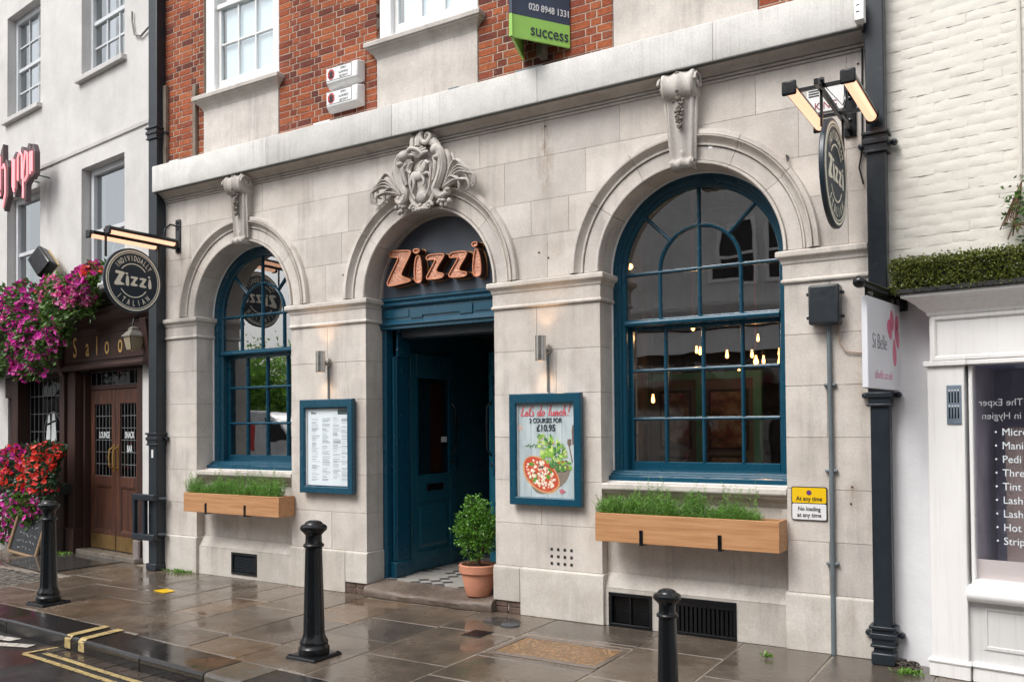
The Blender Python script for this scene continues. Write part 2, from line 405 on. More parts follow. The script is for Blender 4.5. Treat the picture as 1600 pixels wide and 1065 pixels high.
# spandrel ashlar with curved bottoms
ROWS = [(SPR, 3.585, [XL, -6.86, -4.03, -1.35, XR]), (3.585, 3.915, [XL, -9.38, -7.15, -6.62, -4.205, -3.80, -1.355, XR]),
        (3.915, 4.322, [XL, -9.163, C1, -7.27, -6.52, C2, -4.50, -3.62, C3, -1.716, XR]),
        (4.322, 4.668, [XL, -8.823, -7.86, -7.05, -6.103, -4.787, -4.05, -3.277, -2.057, -1.345, XR])]
for z0, z1, xs in ROWS:
    for k in range(len(xs) - 1):
        segs = [(xs[k] + (G if k else 0), xs[k + 1] - (G if k < len(xs) - 2 else 0))]
        for c in (C1, C2, C3):
            if z1 - SPR < RC:
                h = chord(c, z1, RC) ; ns = []
                for s0, s1 in segs:
                    if s1 <= c - h or s0 >= c + h: ns.append((s0, s1)); continue
                    if s0 < c - h - .02: ns.append((s0, c - h))
                    if s1 > c + h + .02: ns.append((c + h, s1))
                segs = ns
        for s0, s1 in segs:
            bot = []
            for x in np.linspace(s0, s1, 28):
                z = max(z0 + G, arch_z(x)); bot.append((x, min(z, z1 - G)))
            P = [bot[0]]
            for q in bot[1:]:
                P.append(q)
            if P[0][1] > z1 - G - .004: P[0] = (P[0][0], z1 - G - .004)
            if P[-1][1] > z1 - G - .004: P[-1] = (P[-1][0], z1 - G - .004)
            poly = P + [(s1, z1 - G), (s0, z1 - G)]
            MB().extr(poly, 'y', random.uniform(-.001, .001), .27).build('stone_block', STONE, bld)
# archivolts as voussoirs
AP = [(HW, .275), (HW, -.018), (.830, -.030), (.846, -.032), (.850, -.030), (.8503, .006), (.857, .006), (.860, -.009), (.972, -.009), (.9723, .006), (.979, .006), (.982, -.026), (.996, -.028), (.998, -.012), (1.010, -.016), (1.03, -.034), (1.044, -.056), (1.050, -.070), (1.060, -.072), (1.0603, -.040), (1.067, -.040), (1.070, -.055), (1.105, -.053), (1.110, -.044), (1.112, .02), (1.06, .275)]
for ci, c in enumerate((C1, C2, C3)):
    cuts = [0, 36, 63, 117, 145, 180] if ci != 1 else [0, 40, 68, 112, 141, 180]
    for k in range(len(cuts) - 1):
        a0, a1 = cuts[k] + (.12 if k else 0), cuts[k + 1] - (.12 if k < len(cuts) - 2 else 0)
        rings = []
        for a in np.linspace(R(a0), R(a1), max(6, int((a1 - a0) / 2.2))):
            rings.append([(c + r * math.cos(a), y, SPR + r * math.sin(a)) for r, y in AP])
        MB().loft(rings).build('voussoir', STONE, bld, smooth=True, ang=28)
# cornice
BED = [(.05, 4.655), (-.014, 4.655), (-.018, 4.662), (-.018, 4.672), (-.006, 4.673), (-.006, 4.680), (-.030, 4.681), (-.034, 4.690), (-.034, 4.697), (-.022, 4.698), (-.022, 4.704), (-.040, 4.707), (-.056, 4.722), (-.078, 4.742), (-.104, 4.756), (-.128, 4.764), (-.134, 4.768), (-.134, 4.80), (.05, 4.80)]
xs = [XL + .02, -8.9, -6.95, -5.2, -4.0, -2.9, -2.0, XR - .005]
for k in range(len(xs) - 1):
    MB().extr(BED, 'x', xs[k] + .001, xs[k + 1] - .001).build('bed_moulding', CARVE, bld)
FP = [(.06, 4.79), (-.165, 4.79), (-.172, 4.772), (-.182, 4.772), (-.186, 4.80), (-.186, 5.085), (-.178, 5.098), (.06, 5.15)]
xs = [-9.66, -7.6, -5.75, -4.02, -2.35, -1.197]
for k in range(len(xs) - 1):
    MB().extr(FP, 'x', xs[k] + (.0008 if k else 0), xs[k + 1] - .0008).build('fascia_stone', FASC, bld, bevel=.004, seg=2)
LEAD = simple('lead_drip', (.11, .115, .105), .6)
bx('lead_drip', LEAD, bld, -9.66, -1.197, -.184, -.06, 4.764, 4.7715)

# ---- upper storey brickwork (Flemish bond) with window openings
WINS = [(-8.90, -7.575), (-6.105, -4.79), (-3.335, -2.018)]
bx('mortar_wall', MORTAR, bld, XL + .004, WINS[0][0], .0005, .28, 5.1, 7.9)
for i in range(3):
    x0 = WINS[i][1]; x1 = WINS[i + 1][0] if i < 2 else XR
    bx('mortar_wall', MORTAR, bld, x0, x1, .0005, .28, 5.1, 7.9)
BM = {}
def brick_mesh(L, v):
    key = (round(L, 3), v)
    if key not in BM:
        rr = random.Random(v * 31 + int(L * 1000)); H = .0625; mb = MB()
        pr = [(-L / 2, -H / 2), (L / 2, -H / 2), (L / 2, H / 2), (-L / 2, H / 2)]
        j = lambda s_: rr.uniform(-s_, s_)
        f1 = [(x * (1 - .006 / L) + j(.0016), -.0040 + j(.0010), z * .95 + j(.0016)) for x, z in pr]
        f2 = [(x + j(.0012), .0, z + j(.0012)) for x, z in pr]; f3 = [(x, .05, z) for x, z in pr]
        mb.loft([f1, f2, f3])
        me = bpy.data.meshes.new('brick'); me.from_pydata(mb.v, [], mb.f); me.materials.append(BRICK)
        bm = bmesh.new(); bm.from_mesh(me); bmesh.ops.recalc_face_normals(bm, faces=bm.faces); bm.to_mesh(me); bm.free()
        BM[key] = me
    return BM[key]
regions = [(XL + .006, WINS[0][0]), (WINS[0][1], WINS[1][0]), (WINS[1][1], WINS[2][0]), (WINS[2][1], XR)]
bricks = []
ch = .0738; S, Hd, J = .2135, .1015, .0115
for row in range(37):
    z = 5.125 + ch * (row + .5)
    if z > 7.8: break
    for x0, x1 in regions:
        x = x0 - (.0 if row % 2 == 0 else .0565 + .107); k = 0
        while x < x1:
            L = S if k % 2 == (row % 2) else Hd
            a, b = max(x, x0 + .002), min(x + L, x1 - .002)
            if b - a > .03: bricks.append((a, b, z))
            x += L + J; k += 1
iv = mw.inverted()
def pix(p):
    q = iv @ Vector(p); return 800 + 1363.86 * q.x / -q.z, 637.7 - 1363.86 * q.y / -q.z
def rank(b):
    x, y = pix(((b[0] + b[1]) / 2, 0, b[2])); return (0 if y > -12 else 1, -(b[0] + b[1]) / 2)
bricks.sort(key=rank)
rest = MB()
for i, (a, b, z) in enumerate(bricks):
    L = b - a; L = S if abs(L - S) < .004 else (Hd if abs(L - Hd) < .004 else round(L, 2))
    me = brick_mesh(L, random.randrange(4)); c = ((a + b) / 2, random.uniform(-.0015, .0015), z + random.uniform(-.001, .001))
    if i < 300:
        link('brick', me, bld, c)
    else:
        rest.add([(v.co.x + c[0], v.co.y + c[1], v.co.z + c[2]) for v in me.vertices], [tuple(p.vertices) for p in me.polygons])
rest.build('brickwork', BRICK, bld, kind='stuff', norm=False)

# ---- upper sash windows
def sill(x0, x1, z, p=bld):
    prof = [(.0, z - .175), (-.012, z - .172), (-.02, z - .15), (-.035, z - .125), (-.075, z - .085), (-.098, z - .07), (-.102, z - .055), (-.118, z - .052), (-.120, z - .012), (-.112, z), (.04, z + .03)]
    rings = []
    for y, zz in prof:
        e = -y * .9; rings.append([(x0 - e, y, zz), (x1 + e, y, zz), (x1 + e, .06, zz), (x0 - e, .06, zz)])
    MB().loft(rings).build('window_sill', CARVE, p, bevel=.002)
for i, (a, b) in enumerate(WINS):
    za = 5.86
    # apron panel of stone below the sill
    bx('apron_stone', STONE, bld, a + .012, b - .008, -.012, .2, 5.12, za - .16, bevel=.004)
    sill(a + .02, b - .02, za)
    wz0, wz1 = za + .02, 8.0; fl, fr_ = a + .045, b - .008
    fo = MB()
    fo.box(fl, fl + .15, .0, .10, wz0, wz1).box(fr_ - .10, fr_, .0, .10, wz0, wz1).box(fl + .15, fr_ - .10, .0, .12, wz0, wz0 + .05)
    win = fo.build('sash_window', WHITE, bld, bevel=.004)
    gx0, gx1 = fl + .205, fr_ - .155
    gz0, gz1 = wz0 + .17, 6.93
    bx('stile', WHITE, win, fl + .15, gx0, .06, .11, wz0 + .05, gz1 + .08, bevel=.004)
    bx('stile', WHITE, win, gx1, fr_ - .10, .06, .11, wz0 + .05, gz1 + .08, bevel=.004)
    bx('bottom_rail', WHITE, win, gx0, gx1, .06, .11, wz0 + .05, gz0, bevel=.004)
    bx('meeting_rail', WHITE, win, fl + .15, fr_ - .10, .035, .115, gz1, gz1 + .06, bevel=.006)
    cw = (gx1 - gx0) / 3; rh = (gz1 - gz0) / 2
    for k in (1, 2):
        bx('glazing_bar', WHITE, win, gx0 + cw * k - .013, gx0 + cw * k + .013, .062, .105, gz0, gz1, bevel=.006)
        bx('glazing_bar', WHITE, win, gx0 + cw * k - .013, gx0 + cw * k + .013, .03, .07, gz1 + .06, 7.9, bevel=.006)
    bx('glazing_bar', WHITE, win, gx0, gx1, .064, .1045, gz0 + rh - .013, gz0 + rh + .013, bevel=.006)
    for k in range(3):
        for j in range(2):
            bx('pane', GLASSU, win, gx0 + cw * k, gx0 + cw * (k + 1), .083, .087, gz0 + rh * j, gz0 + rh * (j + 1))
        bx('pane', GLASSU, win, gx0 + cw * k, gx0 + cw * (k + 1), .050, .054, gz1 + .06, 7.9)
    bx('sky_reflection_sheet', simple('pale_sky_reflection', (.78, .85, .89), .8, var=.03, bump=0), win, gx0 + .035, gx1 + .05, .118, .121, wz0, 7.9)  # pale blue sheet stands in for the sky reflected in the panes
# upper room, parapet cap
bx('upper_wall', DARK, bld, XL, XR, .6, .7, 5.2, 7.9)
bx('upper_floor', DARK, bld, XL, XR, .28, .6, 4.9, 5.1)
bx('parapet', STONE, bld, XL, XR, -.05, .7, 7.9, 8.2)
# battens left on the brick, cable stub, small fixings on the fascia
bx('batten', OLDW, bld, -9.628, -9.568, -.055, -.006, 5.12, 6.16, bevel=.004)
bx('batten', OLDW, bld, -9.055, -9.0, -.05, -.006, 5.12, 6.05, bevel=.004)
for x, l in ((-9.0 - .25, .18), (-6.75, .24), (-4.98, .12), (-4.12, .3)):
    bx('flashing_clip', WHITE if x < -6 else GALV, bld, x - l / 2, x + l / 2, -.175, -.15, 5.086, 5.115, bevel=.004)

# ---- arched windows
def arched_window(c):
    FPr = [(HW - .003, .262), (.768, .262), (.762, .276), (.742, .278), (.736, .296), (.712, .298), (.702, .316), (.702, .37), (HW - .003, .37)]
    rings = [[(c + r, y, 1.34) for r, y in FPr]]
    for a in np.linspace(0, math.pi, 64): rings.append([(c + r * math.cos(a), y, SPR + r * math.sin(a)) for r, y in FPr])
    rings.append([(c - r, y, 1.34) for r, y in FPr])
    win = MB().loft(rings).build('arched_window', TEAL, bld, smooth=True, ang=25)
    SE = [(HW + .001, .246), (HW - .008, .248), (HW - .010, .2615), (HW + .001, .2615)]
    rings = [[(c + r, y, 1.30) for r, y in SE]]
    for a in np.linspace(0, math.pi, 48): rings.append([(c + r * math.cos(a), y, SPR + r * math.sin(a)) for r, y in SE])
    rings.append([(c - r, y, 1.30) for r, y in SE])
    MB().loft(rings).build('sealant_line', WHITE, win)
    # wooden sill and sash
    MB().extr([(.15, 1.286), (.15, 1.325), (.20, 1.338), (.205, 1.352), (.235, 1.358), (.24, 1.372), (.40, 1.385), (.40, 1.286)], 'x', c - HW - .015, c + HW - .004).build('wooden_sill', TEAL, win, bevel=.003)
    bx('sealant_line', WHITE, win, c - HW - .03, c + HW - .004, .128, .3, 1.268, 1.2855)
    bx('box_lining', TEAL, win, c - .745, c - .702, .37, .46, 1.36, 2.70)
    bx('box_lining', TEAL, win, c + .702, c + .745, .37, .46, 1.36, 2.70)
    bx('stile', TEAL, win, c - .715, c - .672, .384, .426, 1.36, 2.695, bevel=.004)
    bx('stile', TEAL, win, c + .672, c + .715, .384, .426, 1.36, 2.695, bevel=.004)
    bx('bottom_rail', TEAL, win, c - .672, c + .672, .384, .426, 1.36, 1.452, bevel=.006)
    bx('top_rail', TEAL, win, c - .672, c + .672, .384, .426, 2.655, 2.695, bevel=.004)
    MB().extr([(.375, 2.685), (.30, 2.688), (.276, 2.70), (.270, 2.715), (.276, 2.735), (.30, 2.752), (.375, 2.756)], 'x', c - .705, c + .705).build('transom_bar', TEAL, win, smooth=True)
    def bar(p0, p1, wd=.030, y0=.302, y1=.345):
        p0, p1 = Vector(p0), Vector(p1); d = (p1 - p0).normalized(); n = Vector((-d.y, d.x)) * wd / 2
        pr = [(-1, y1), (-1, y0 + .020), (-.62, y0 + .006), (-.2, y0), (.2, y0), (.62, y0 + .006), (1, y0 + .020), (1, y1)]
        MB().loft([[(q.x + n.x * k, y, q.y + n.y * k) for k, y in pr] for q in (p0, p1)]).build('glazing_bar', TEAL, win, smooth=True, ang=50)
    bar((c, 2.75), (c, SPR + .705), .034, .303)
    bar((c - .705, SPR - .010), (c + .705, SPR - .010), .034, .3005)
    for s_ in (-1, 1):
        bar((c + s_ * .372, 2.75), (c + s_ * .372, SPR - .01), .034, .302)
        bar((c + s_ * .372 * .7, SPR + .372 * .7), (c + s_ * .705 * .71, SPR + .705 * .705), .034, .3015)
    rings = []
    for a in np.linspace(0, math.pi, 36):
        rings.append([(c + (.372 + .017 * k) * math.cos(a), y, SPR + (.372 + .017 * k) * math.sin(a)) for k, y in [(-1, .345), (-1, .320), (-.6, .306), (0, .300), (.6, .306), (1, .320), (1, .345)]])
    MB().loft(rings).build('glazing_bar', TEAL, win, smooth=True, ang=50)
    rows = [1.452, 1.843, 2.288, 2.655]
    for k in (-1, 0, 1): bar((c + .355 * k, 1.452), (c + .355 * k, 2.655), .032, .374, .424)
    for z in rows[1:3]: bar((c - .672, z), (c + .672, z), .032, .3725, .424)
    xs = [c - .672, c - .355, c, c + .355, c + .672]
    def pane(poly, y):
        cx = sum(p[0] for p in poly) / len(poly); cz = sum(p[1] for p in poly) / len(poly)
        T = Matrix.Translation((cx, y, cz)) @ Matrix.Rotation(random.gauss(0, .0035), 4, 'Z') @ Matrix.Rotation(random.gauss(0, .0035), 4, 'X')
        MB(T).extr([(px - cx, pz - cz) for px, pz in poly], 'y', 0, .004).build('pane', GLASSL if c < -6 else GLASS, win)
    for i in range(4):
        for j in range(3):
            pane([(xs[i], rows[j]), (xs[i + 1], rows[j]), (xs[i + 1], rows[j + 1]), (xs[i], rows[j + 1])], .405)
    xs = [c - .705, c - .372, c, c + .372, c + .705]
    for i in range(4): pane([(xs[i], 2.745), (xs[i + 1], 2.745), (xs[i + 1], SPR - .01), (xs[i], SPR - .01)], .328)
    arc = lambda r, a0, a1, n=10: [(c + r * math.cos(a), SPR - .01 + r * math.sin(a)) for a in np.linspace(R(a0), R(a1), n)]
    pane([(c, SPR - .01)] + arc(.372, 0, 90), .329); pane([(c, SPR - .01)] + arc(.372, 90, 180), .3285)
    for a0, a1 in ((0, 45), (45, 90), (90, 135), (135, 180)): pane(arc(.372, a0, a1) + arc(.715, a1, a0), .3275)
    return win
arched_window(C1); arched_window(C3)
# stone sills and recessed aprons under the arched windows
for c in (C1, C3):
    a, b = c - HW, c + HW
    prof = [(.12, 1.10), (.10, 1.13), (.085, 1.165), (.055, 1.178), (.030, 1.182), (.022, 1.196), (.018, 1.205), (-.005, 1.212), (-.012, 1.225), (-.012, 1.262), (.0, 1.270), (.30, 1.285), (.30, 1.10)]
    MB().extr(prof, 'x', a + .003, b - .003).build('stone_sill', STONE, bld, bevel=.002)
    x = a + .002
    for k, wd in enumerate((.62, .55, 2 * HW - 1.174)):
        bx('apron_stone', STONE, bld, x + .001, x + wd - .001, .105, .28, .46, 1.10); x += wd
    bx('apron_edge', STONE, bld, b - .055, b - .002, .06, .106, .62, 1.099)
    pf = [(.28, .0), (.012, .0), (.012, .335), (.020, .345), (.085, .445), (.104, .459), (.28, .459)]
    vents = [(-8.42, -7.985, .045, .305)] if c == C1 else [(-3.435, -3.02, .0, .30), (-2.835, -2.272, .0, .315)]
    x0 = a + .002; zs = .335
    edges = [a + .002] + [q for v in vents for q in v[:2]] + [b - .002]
    for k in range(0, len(edges), 2):
        if edges[k + 1] - edges[k] > .01: bx('plinth_stone', PLINTH, bld, edges[k], edges[k + 1], .012, .28, .0, zs)
    for v in vents:
        if v[3] < zs: bx('plinth_stone', PLINTH, bld, v[0], v[1], .0125, .28, v[3], zs)
        if v[2] > .01: bx('plinth_stone', PLINTH, bld, v[0], v[1], .0125, .28, .0, v[2])
    MB().extr([(.28, zs + .002), (.012, zs + .002), (.022, .348), (.085, .445), (.104, .459), (.28, .459)], 'x', a + .002, b - .002).build('sloping_plinth_stone', PLINTH, bld, bevel=.003)
# cast iron air grilles in the plinth
def grille(x0, x1, z0, z1, style):
    g = bx('air_grille', BLACK, bld, x0, x1, .10, .12, z0, z1)
    fr_ = MB().box(x0, x1, .0, .1, z1 - .03, z1).box(x0, x1, .0, .1, z0, z0 + .028).box(x0, x0 + .03, .0, .1, z0 + .028, z1 - .03).box(x1 - .03, x1, .0, .1, z0 + .028, z1 - .03)
    fr_.build('frame', IRON, g, bevel=.003)
    if style == 'v':
        n = 13
        for k in range(n):
            x = x0 + .05 + (x1 - x0 - .1) * k / (n - 1); bx('grille_bar', IRON, g, x - .012, x + .012, .012, .05, z0 + .028, z1 - .07, bevel=.003)
        bx('grille_rail', IRON, g, x0 + .03, x1 - .03, .008, .06, z1 - .07, z1 - .03)
    elif style == 'h':
        for k in range(9):
            z = z0 + .045 + (z1 - z0 - .09) * k / 8; MB().extr([(.02, z - .012), (.012, z - .004), (.04, z + .010), (.048, z + .002)], 'x', x0 + .03, x1 - .03).build('grille_bar', GRAPH, g)  # lighter grey puts caught light into the slat colour
    else:
        xm = (x0 + x1) / 2; bx('grille_bar', IRON, g, xm - .008, xm + .008, .01, .06, z0 + .028, z1 - .03)
        for a, b in ((x0 + .045, xm - .008), (xm + .008, x1 - .045)):
            for k in range(14):
                z = z0 + .04 + (z1 - z0 - .08) * k / 13; bx('mesh_wire', IRON, g, a, b, .03, .036, z - .003, z + .003)
grille(-8.42, -7.985, .045, .305, 'h'); grille(-3.435, -3.02, .0, .30, 'm'); grille(-2.835, -2.272, .0, .315, 'v')
# square vent holes of a pier stone, their inner shade painted as black squares
for i in range(4):
    for j in range(3):
        x, z = -4.012 + i * .0695, .51 + j * .0655; MB().box(x - .013, x + .013, -.0022, .02, z - .013, z + .013).build('painted_vent_hole', BLACK, bld)

# ---- scroll keystones
def keystone(c):
    mb = MB(); nz = 64; nx = 25; zt, zb = 4.768, 3.955
    rows = []
    for i in range(nz):
        t = i / (nz - 1); z = zt - (zt - zb) * t
        y = -.075 - .06 * (1 - t)
        d = (z - 4.655) / .113
        if abs(d) < 1: y = min(y, -.115 - .085 * math.sqrt(1 - d * d))
        d = (z - 3.995) / .042
        if abs(d) < 1: y = min(y, -.072 - .05 * math.sqrt(1 - d * d))
        wd = .140 - .045 * t + (.014 if z > 4.545 else 0) ; row = []
        for k in range(nx):
            u = -1 + 2 * k / (nx - 1); x = c + u * wd
            rel = .012 * math.exp(-((abs(u) - .84) / .10) ** 2) - .014 * math.exp(-((abs(u) - .5) / .2) ** 2) + .016 * math.exp(-(u / .16) ** 2) * (1 if z > 4.54 or z < 4.1 else .3)
            edge = .02 * max(0, (abs(u) - .93) / .07)
            row.append((x, y - rel + edge, z))
        rows.append([(c - wd, .02, z)] + row + [(c + wd, .02, z)])
    mb.loft(rows, closed=False, cap=False)
    mb.add(rows[0], [tuple(range(len(rows[0])))]); mb.add(rows[-1], [tuple(range(len(rows[-1])))])
    k = mb.build('scroll_keystone', CARVE, bld, smooth=True, ang=50)
    for s_ in (-1, 1):
        for cz, cy, r0, xx in ((4.655, -.115, .09, .163), (3.995, -.075, .040, .1035)):
            pts = [(c + s_ * xx, cy - r0 * (1 - .085 * q) * math.cos(q * .62), cz + r0 * (1 - .085 * q) * math.sin(q * .62)) for q in np.linspace(0, 11, 46)]
            MB().tube(pts, .011 if r0 > .05 else .006, 6).build('volute', CARVE, k, smooth=True)
        pts = [(c + s_ * (.140 - .037 * t), -.05 - .05 * (1 - t), 4.53 - .5 * t) for t in np.linspace(0, 1, 8)]
        MB().tube(pts, .013, 6).build('edge_bead', CARVE, k, smooth=True)
    fl = MB(); rr = random.Random(3)
    for q in range(44):
        t = rr.random(); z = 4.53 - .24 * t; wd = .042 * (1 - t) + .010; x = c + rr.uniform(-wd, wd); yy = -.128 - .04 * (1 - t) * .3 - rr.uniform(0, .014)
        fl.ell((x, yy, z), (rr.uniform(.010, .02), .013, rr.uniform(.009, .016)), 8, 6)
    fl.ell((c, -.145, 4.545), (.032, .025, .035)); fl.ell((c, -.15, 4.43), (.018, .02, .018))
    for q in range(6): a = q * math.pi / 3; fl.ell((c + .03 * math.cos(a), -.14, 4.43 + .03 * math.sin(a)), (.016, .012, .016), 8, 6)
    for z in (4.59, 4.64, 4.69, 4.735): fl.ell((c, -.20 + abs(z - 4.655) * .2, z), (.02, .014, .018), 8, 6)
    fl.build('flower_drop', stone_mat('sooty_carving', (.20, .175, .15), (.05, .04, .035)), k, smooth=True)
keystone(C1 + .06); keystone(C3 + .005)

# ---- carved cartouche over the door
def cartouche(c):
    mb = MB(); e = mb.ell
    V_ = lambda u, d, v: (c + u, -.03 - d, 4.33 + v)
    def T(pts, r0, r1=None, n=8, mid=None):
        m = len(pts); r1 = r0 if r1 is None else r1
        rr = []
        for i in range(m):
            t = i / (m - 1); q = r0 + (r1 - r0) * t
            if mid: q = q + (mid - (r0 + r1) / 2) * math.sin(math.pi * t)
            rr.append(q)
        mb.tube([V_(*p) for p in pts], rr, n)
    def curve(P, n=16):
        P = [Vector(p) for p in P]; out = []
        Q = [2 * P[0] - P[1]] + P + [2 * P[-1] - P[-2]]
        for i in range(1, len(Q) - 2):
            for t in np.linspace(0, 1, n, endpoint=False):
                a, b, d, f = Q[i - 1], Q[i], Q[i + 1], Q[i + 2]
                out.append(.5 * ((2 * b) + (d - a) * t + (2 * a - 5 * b + 4 * d - f) * t * t + (3 * b - a - 3 * d + f) * t ** 3))
        return out + [P[-1]]
    # shield: convex field, raised rim
    e(V_(-.03, .0, -.03), (.165, .10, .255), 22, 14); e(V_(-.03, .0, -.17), (.13, .095, .17), 20, 12)
    rim = [(-.18, .05, .17), (-.225, .07, .02), (-.205, .07, -.14), (-.135, .07, -.27), (-.03, .08, -.325), (.08, .07, -.27), (.145, .07, -.14), (.165, .07, .02), (.12, .05, .17)]
    T(curve(rim, 8), .026)
    # horse passant on the field
    e(V_(-.05, .095, -.01), (.085, .035, .05)); e(V_(.01, .09, .015), (.055, .04, .055)); e(V_(-.11, .09, -.01), (.055, .04, .06))
    T(curve([(.01, .11, .03), (.045, .115, .085), (.05, .12, .12)], 6), .034, .024); T([(.05, .12, .12), (.095, .12, .095)], .022, .014)
    T(curve([(.0, .115, .07), (-.02, .12, .10), (.02, .12, .135)], 6), .014, .01)
    T(curve([(.02, .11, .0), (.085, .12, .0), (.10, .115, -.045)], 6), .018, .009); T(curve([(.0, .11, -.01), (.03, .115, -.075), (.01, .115, -.12)], 6), .018, .009)
    T(curve([(-.11, .11, -.02), (-.10, .115, -.09), (-.125, .115, -.16)], 6), .022, .010); T(curve([(-.13, .11, -.01), (-.15, .115, -.08), (-.14, .115, -.14)], 6), .02, .009)
    T(curve([(-.145, .11, .03), (-.18, .115, .07), (-.15, .12, .13), (-.11, .12, .14)], 6), .016, .012); e(V_(-.02, .09, -.22), (.07, .03, .06))
    # top scroll rolls and rosette
    for u, r in ((-.125, .035), (-.05, .045)): T([(u, .06, .44), (u, .10, .36), (u, .11, .29)], r, r * .8)
    sp = [(.06 + .085 * (1 - .082 * q) * math.cos(q * .7 + 2.2), .11, .375 + .085 * (1 - .082 * q) * math.sin(q * .7 + 2.2)) for q in np.linspace(0, 10.5, 40)]
    T(sp, .030, .012); e(V_(.06, .05, .375), (.075, .06, .075))
    T(curve([(.12, .08, .32), (.17, .08, .26), (.19, .09, .20)], 6), .05, .04)
    for q in range(7): a = .35 + q * .4; T(curve([(-.05, .09, .19), (-.05 + .07 * math.cos(a), .125, .19 + .06 * math.sin(a)), (-.05 + .125 * math.cos(a), .10, .19 + .10 * math.sin(a))], 6), .012, .016)
    T(curve([(-.20, .10, .26), (-.12, .14, .275), (-.04, .13, .25), (.02, .12, .20)], 6), .022, .016)
    # side volutes: strap scrolls left and right
    for s_, ux in ((-1, -.03), (1, -.03)):
        f = lambda u, d, v: (ux + s_ * u, d, v)
        T(curve([f(.15, .07, .24), f(.22, .11, .23), f(.27, .11, .16), f(.275, .10, .04), f(.24, .10, -.08), f(.19, .10, -.17), f(.24, .10, -.25), f(.32, .09, -.22)], 8), .045, .025, mid=.05)
        T(curve([f(.17, .08, .15), f(.21, .12, .10), f(.20, .12, .02), f(.17, .11, -.08)], 8), .030, .018)
        T(curve([f(.30, .07, .20), f(.345, .08, .12), f(.335, .07, .0), f(.28, .07, -.12)], 8), .030, .016)
        T(curve([f(.36, .05, .17), f(.40, .06, .06), f(.36, .06, -.06)], 8), .022, .010)
        T(curve([f(.15, .115, .25), f(.225, .155, .235), f(.275, .155, .16), f(.28, .145, .04), f(.245, .145, -.08), f(.195, .14, -.17)], 8), .010, .008)
        T(curve([f(.12, .10, .12), f(.135, .11, .0), f(.115, .11, -.14), f(.06, .11, -.24)], 8), .012, .010)
        e(V_(*f(.215, .12, .215)), (.06, .05, .05)); e(V_(*f(.235, .13, .135)), (.045, .04, .03))
        # acanthus plume springing sideways
        for q, (ln, lift) in enumerate(((.38, .05), (.35, .11), (.29, .17), (.20, .02), (.31, -.02), (.36, .08))):
            T(curve([f(.26, .06, -.16), f(.26 + ln * .55, .09, -.10 + lift), f(.26 + ln, .10, -.12 + lift * .7), f(.26 + ln * 1.06, .09, -.20 + lift * .4), f(.25 + ln * .96, .08, -.22 + lift * .35)], 8), .026, .008)
            T(curve([f(.27, .085, -.155), f(.26 + ln * .55, .118, -.095 + lift), f(.26 + ln * .98, .125, -.12 + lift * .7)], 8), .009, .005)
        for q in range(11):
            e(V_(*f(.27 + random.uniform(-.05, .08), .07 + random.uniform(0, .03), -.24 + random.uniform(-.07, .05))), (random.uniform(.02, .035), .03, random.uniform(.018, .034)))
        e(V_(*f(.255, .08, -.33)), (.022, .03, .03)); e(V_(*f(.30, .07, -.335)), (.018, .025, .028))
        sp = [f(.095 + .048 * (1 - .08 * q) * math.cos(q * .7), .09, -.325 + .048 * (1 - .08 * q) * math.sin(q * .7)) for q in np.linspace(0, 9, 30)]
        T(sp, .018, .010); e(V_(*f(.095, .085, -.325)), (.02, .03, .02))
    e(V_(-.03, .06, -.345), (.09, .07, .035)); e(V_(-.03, .11, -.31), (.022, .02, .022)); e(V_(-.03, .11, -.355), (.018, .02, .018))
    mb.box(c - .2, c + .17, -.06, .01, 4.05, 4.62)
    o = mb.build('carved_cartouche', stone_mat('cartouche_stone', (.60, .565, .53), (.20, .17, .15), 14, .35, .5), bld, smooth=True)
    return o
cartouche(C2 + .06)
bx('paper_label', WHITE, bld, -2.455, -2.42, -.0125, -.0095, 4.105, 4.15)
MB().tube([(-1.80, .0, 3.93), (-1.80, -.05, 3.93), (-1.79, -.055, 3.88)], .008, 6).build('hook', IRON, bld)
for x_, z_ in ((-4.04, 4.60), (-1.26, 4.56), (-1.35, 1.30), (-1.36, 1.17), (-1.30, .36), (-4.12, 3.42), (-4.02, 3.36), (-6.60, 3.45)): MB().lathe([(.0, 0), (.009, 0), (.009, -.004), (.0, -.005)], (x_, -.0005, z_), 8, 'y').build('old_fixing', simple('rust', (.10, .05, .025), .9), bld)

# ---- doorway
case = MB().extr([(C2 - HW * math.cos(t), 3.19 + HW * math.sin(t)) for t in np.linspace(0.0, math.pi, 48)], 'y', .272, .30).build('tympanum_panel', NAVY, bld)
arcv = [[(C2 + r * math.cos(a), y, SPR + r * math.sin(a)) for r, y in ((HW, .235), (HW - .012, .238), (HW - .014, .271), (HW, .271))] for a in np.linspace(0, math.pi, 40)]
MB().loft(arcv).build('tympanum_bead', STONE, bld)
dl, dr = C2 - HW, C2 + HW
lint = MB().extr([(.34, 2.845), (.236, 2.845), (.236, 2.872), (.222, 2.880), (.214, 2.892), (.218, 2.902), (.234, 2.908), (.248, 2.93), (.252, 2.935), (.252, 3.07), (.236, 3.078), (.222, 3.09), (.215, 3.10), (.215, 3.112), (.228, 3.118), (.236, 3.13), (.222, 3.145), (.212, 3.152), (.212, 3.166), (.255, 3.19), (.34, 3.19)], 'x', dl + .002, dr - .002).build('door_lintel', TEAL, bld, bevel=.0015)
MB().extr([(-5.86, 2.948), (-5.70, 2.948), (-5.70, 2.972), (-5.215, 2.972), (-5.215, 2.948), (-5.055, 2.948), (-5.055, 3.052), (-5.86, 3.052)], 'y', .238, .253).build('raised_panel', TEAL, lint, bevel=.003)
for a, b in ((dl + .03, -5.885), (-5.03, dr - .03)): bx('raised_panel', TEAL, lint, a, b, .243, .253, 2.965, 3.05, bevel=.003)
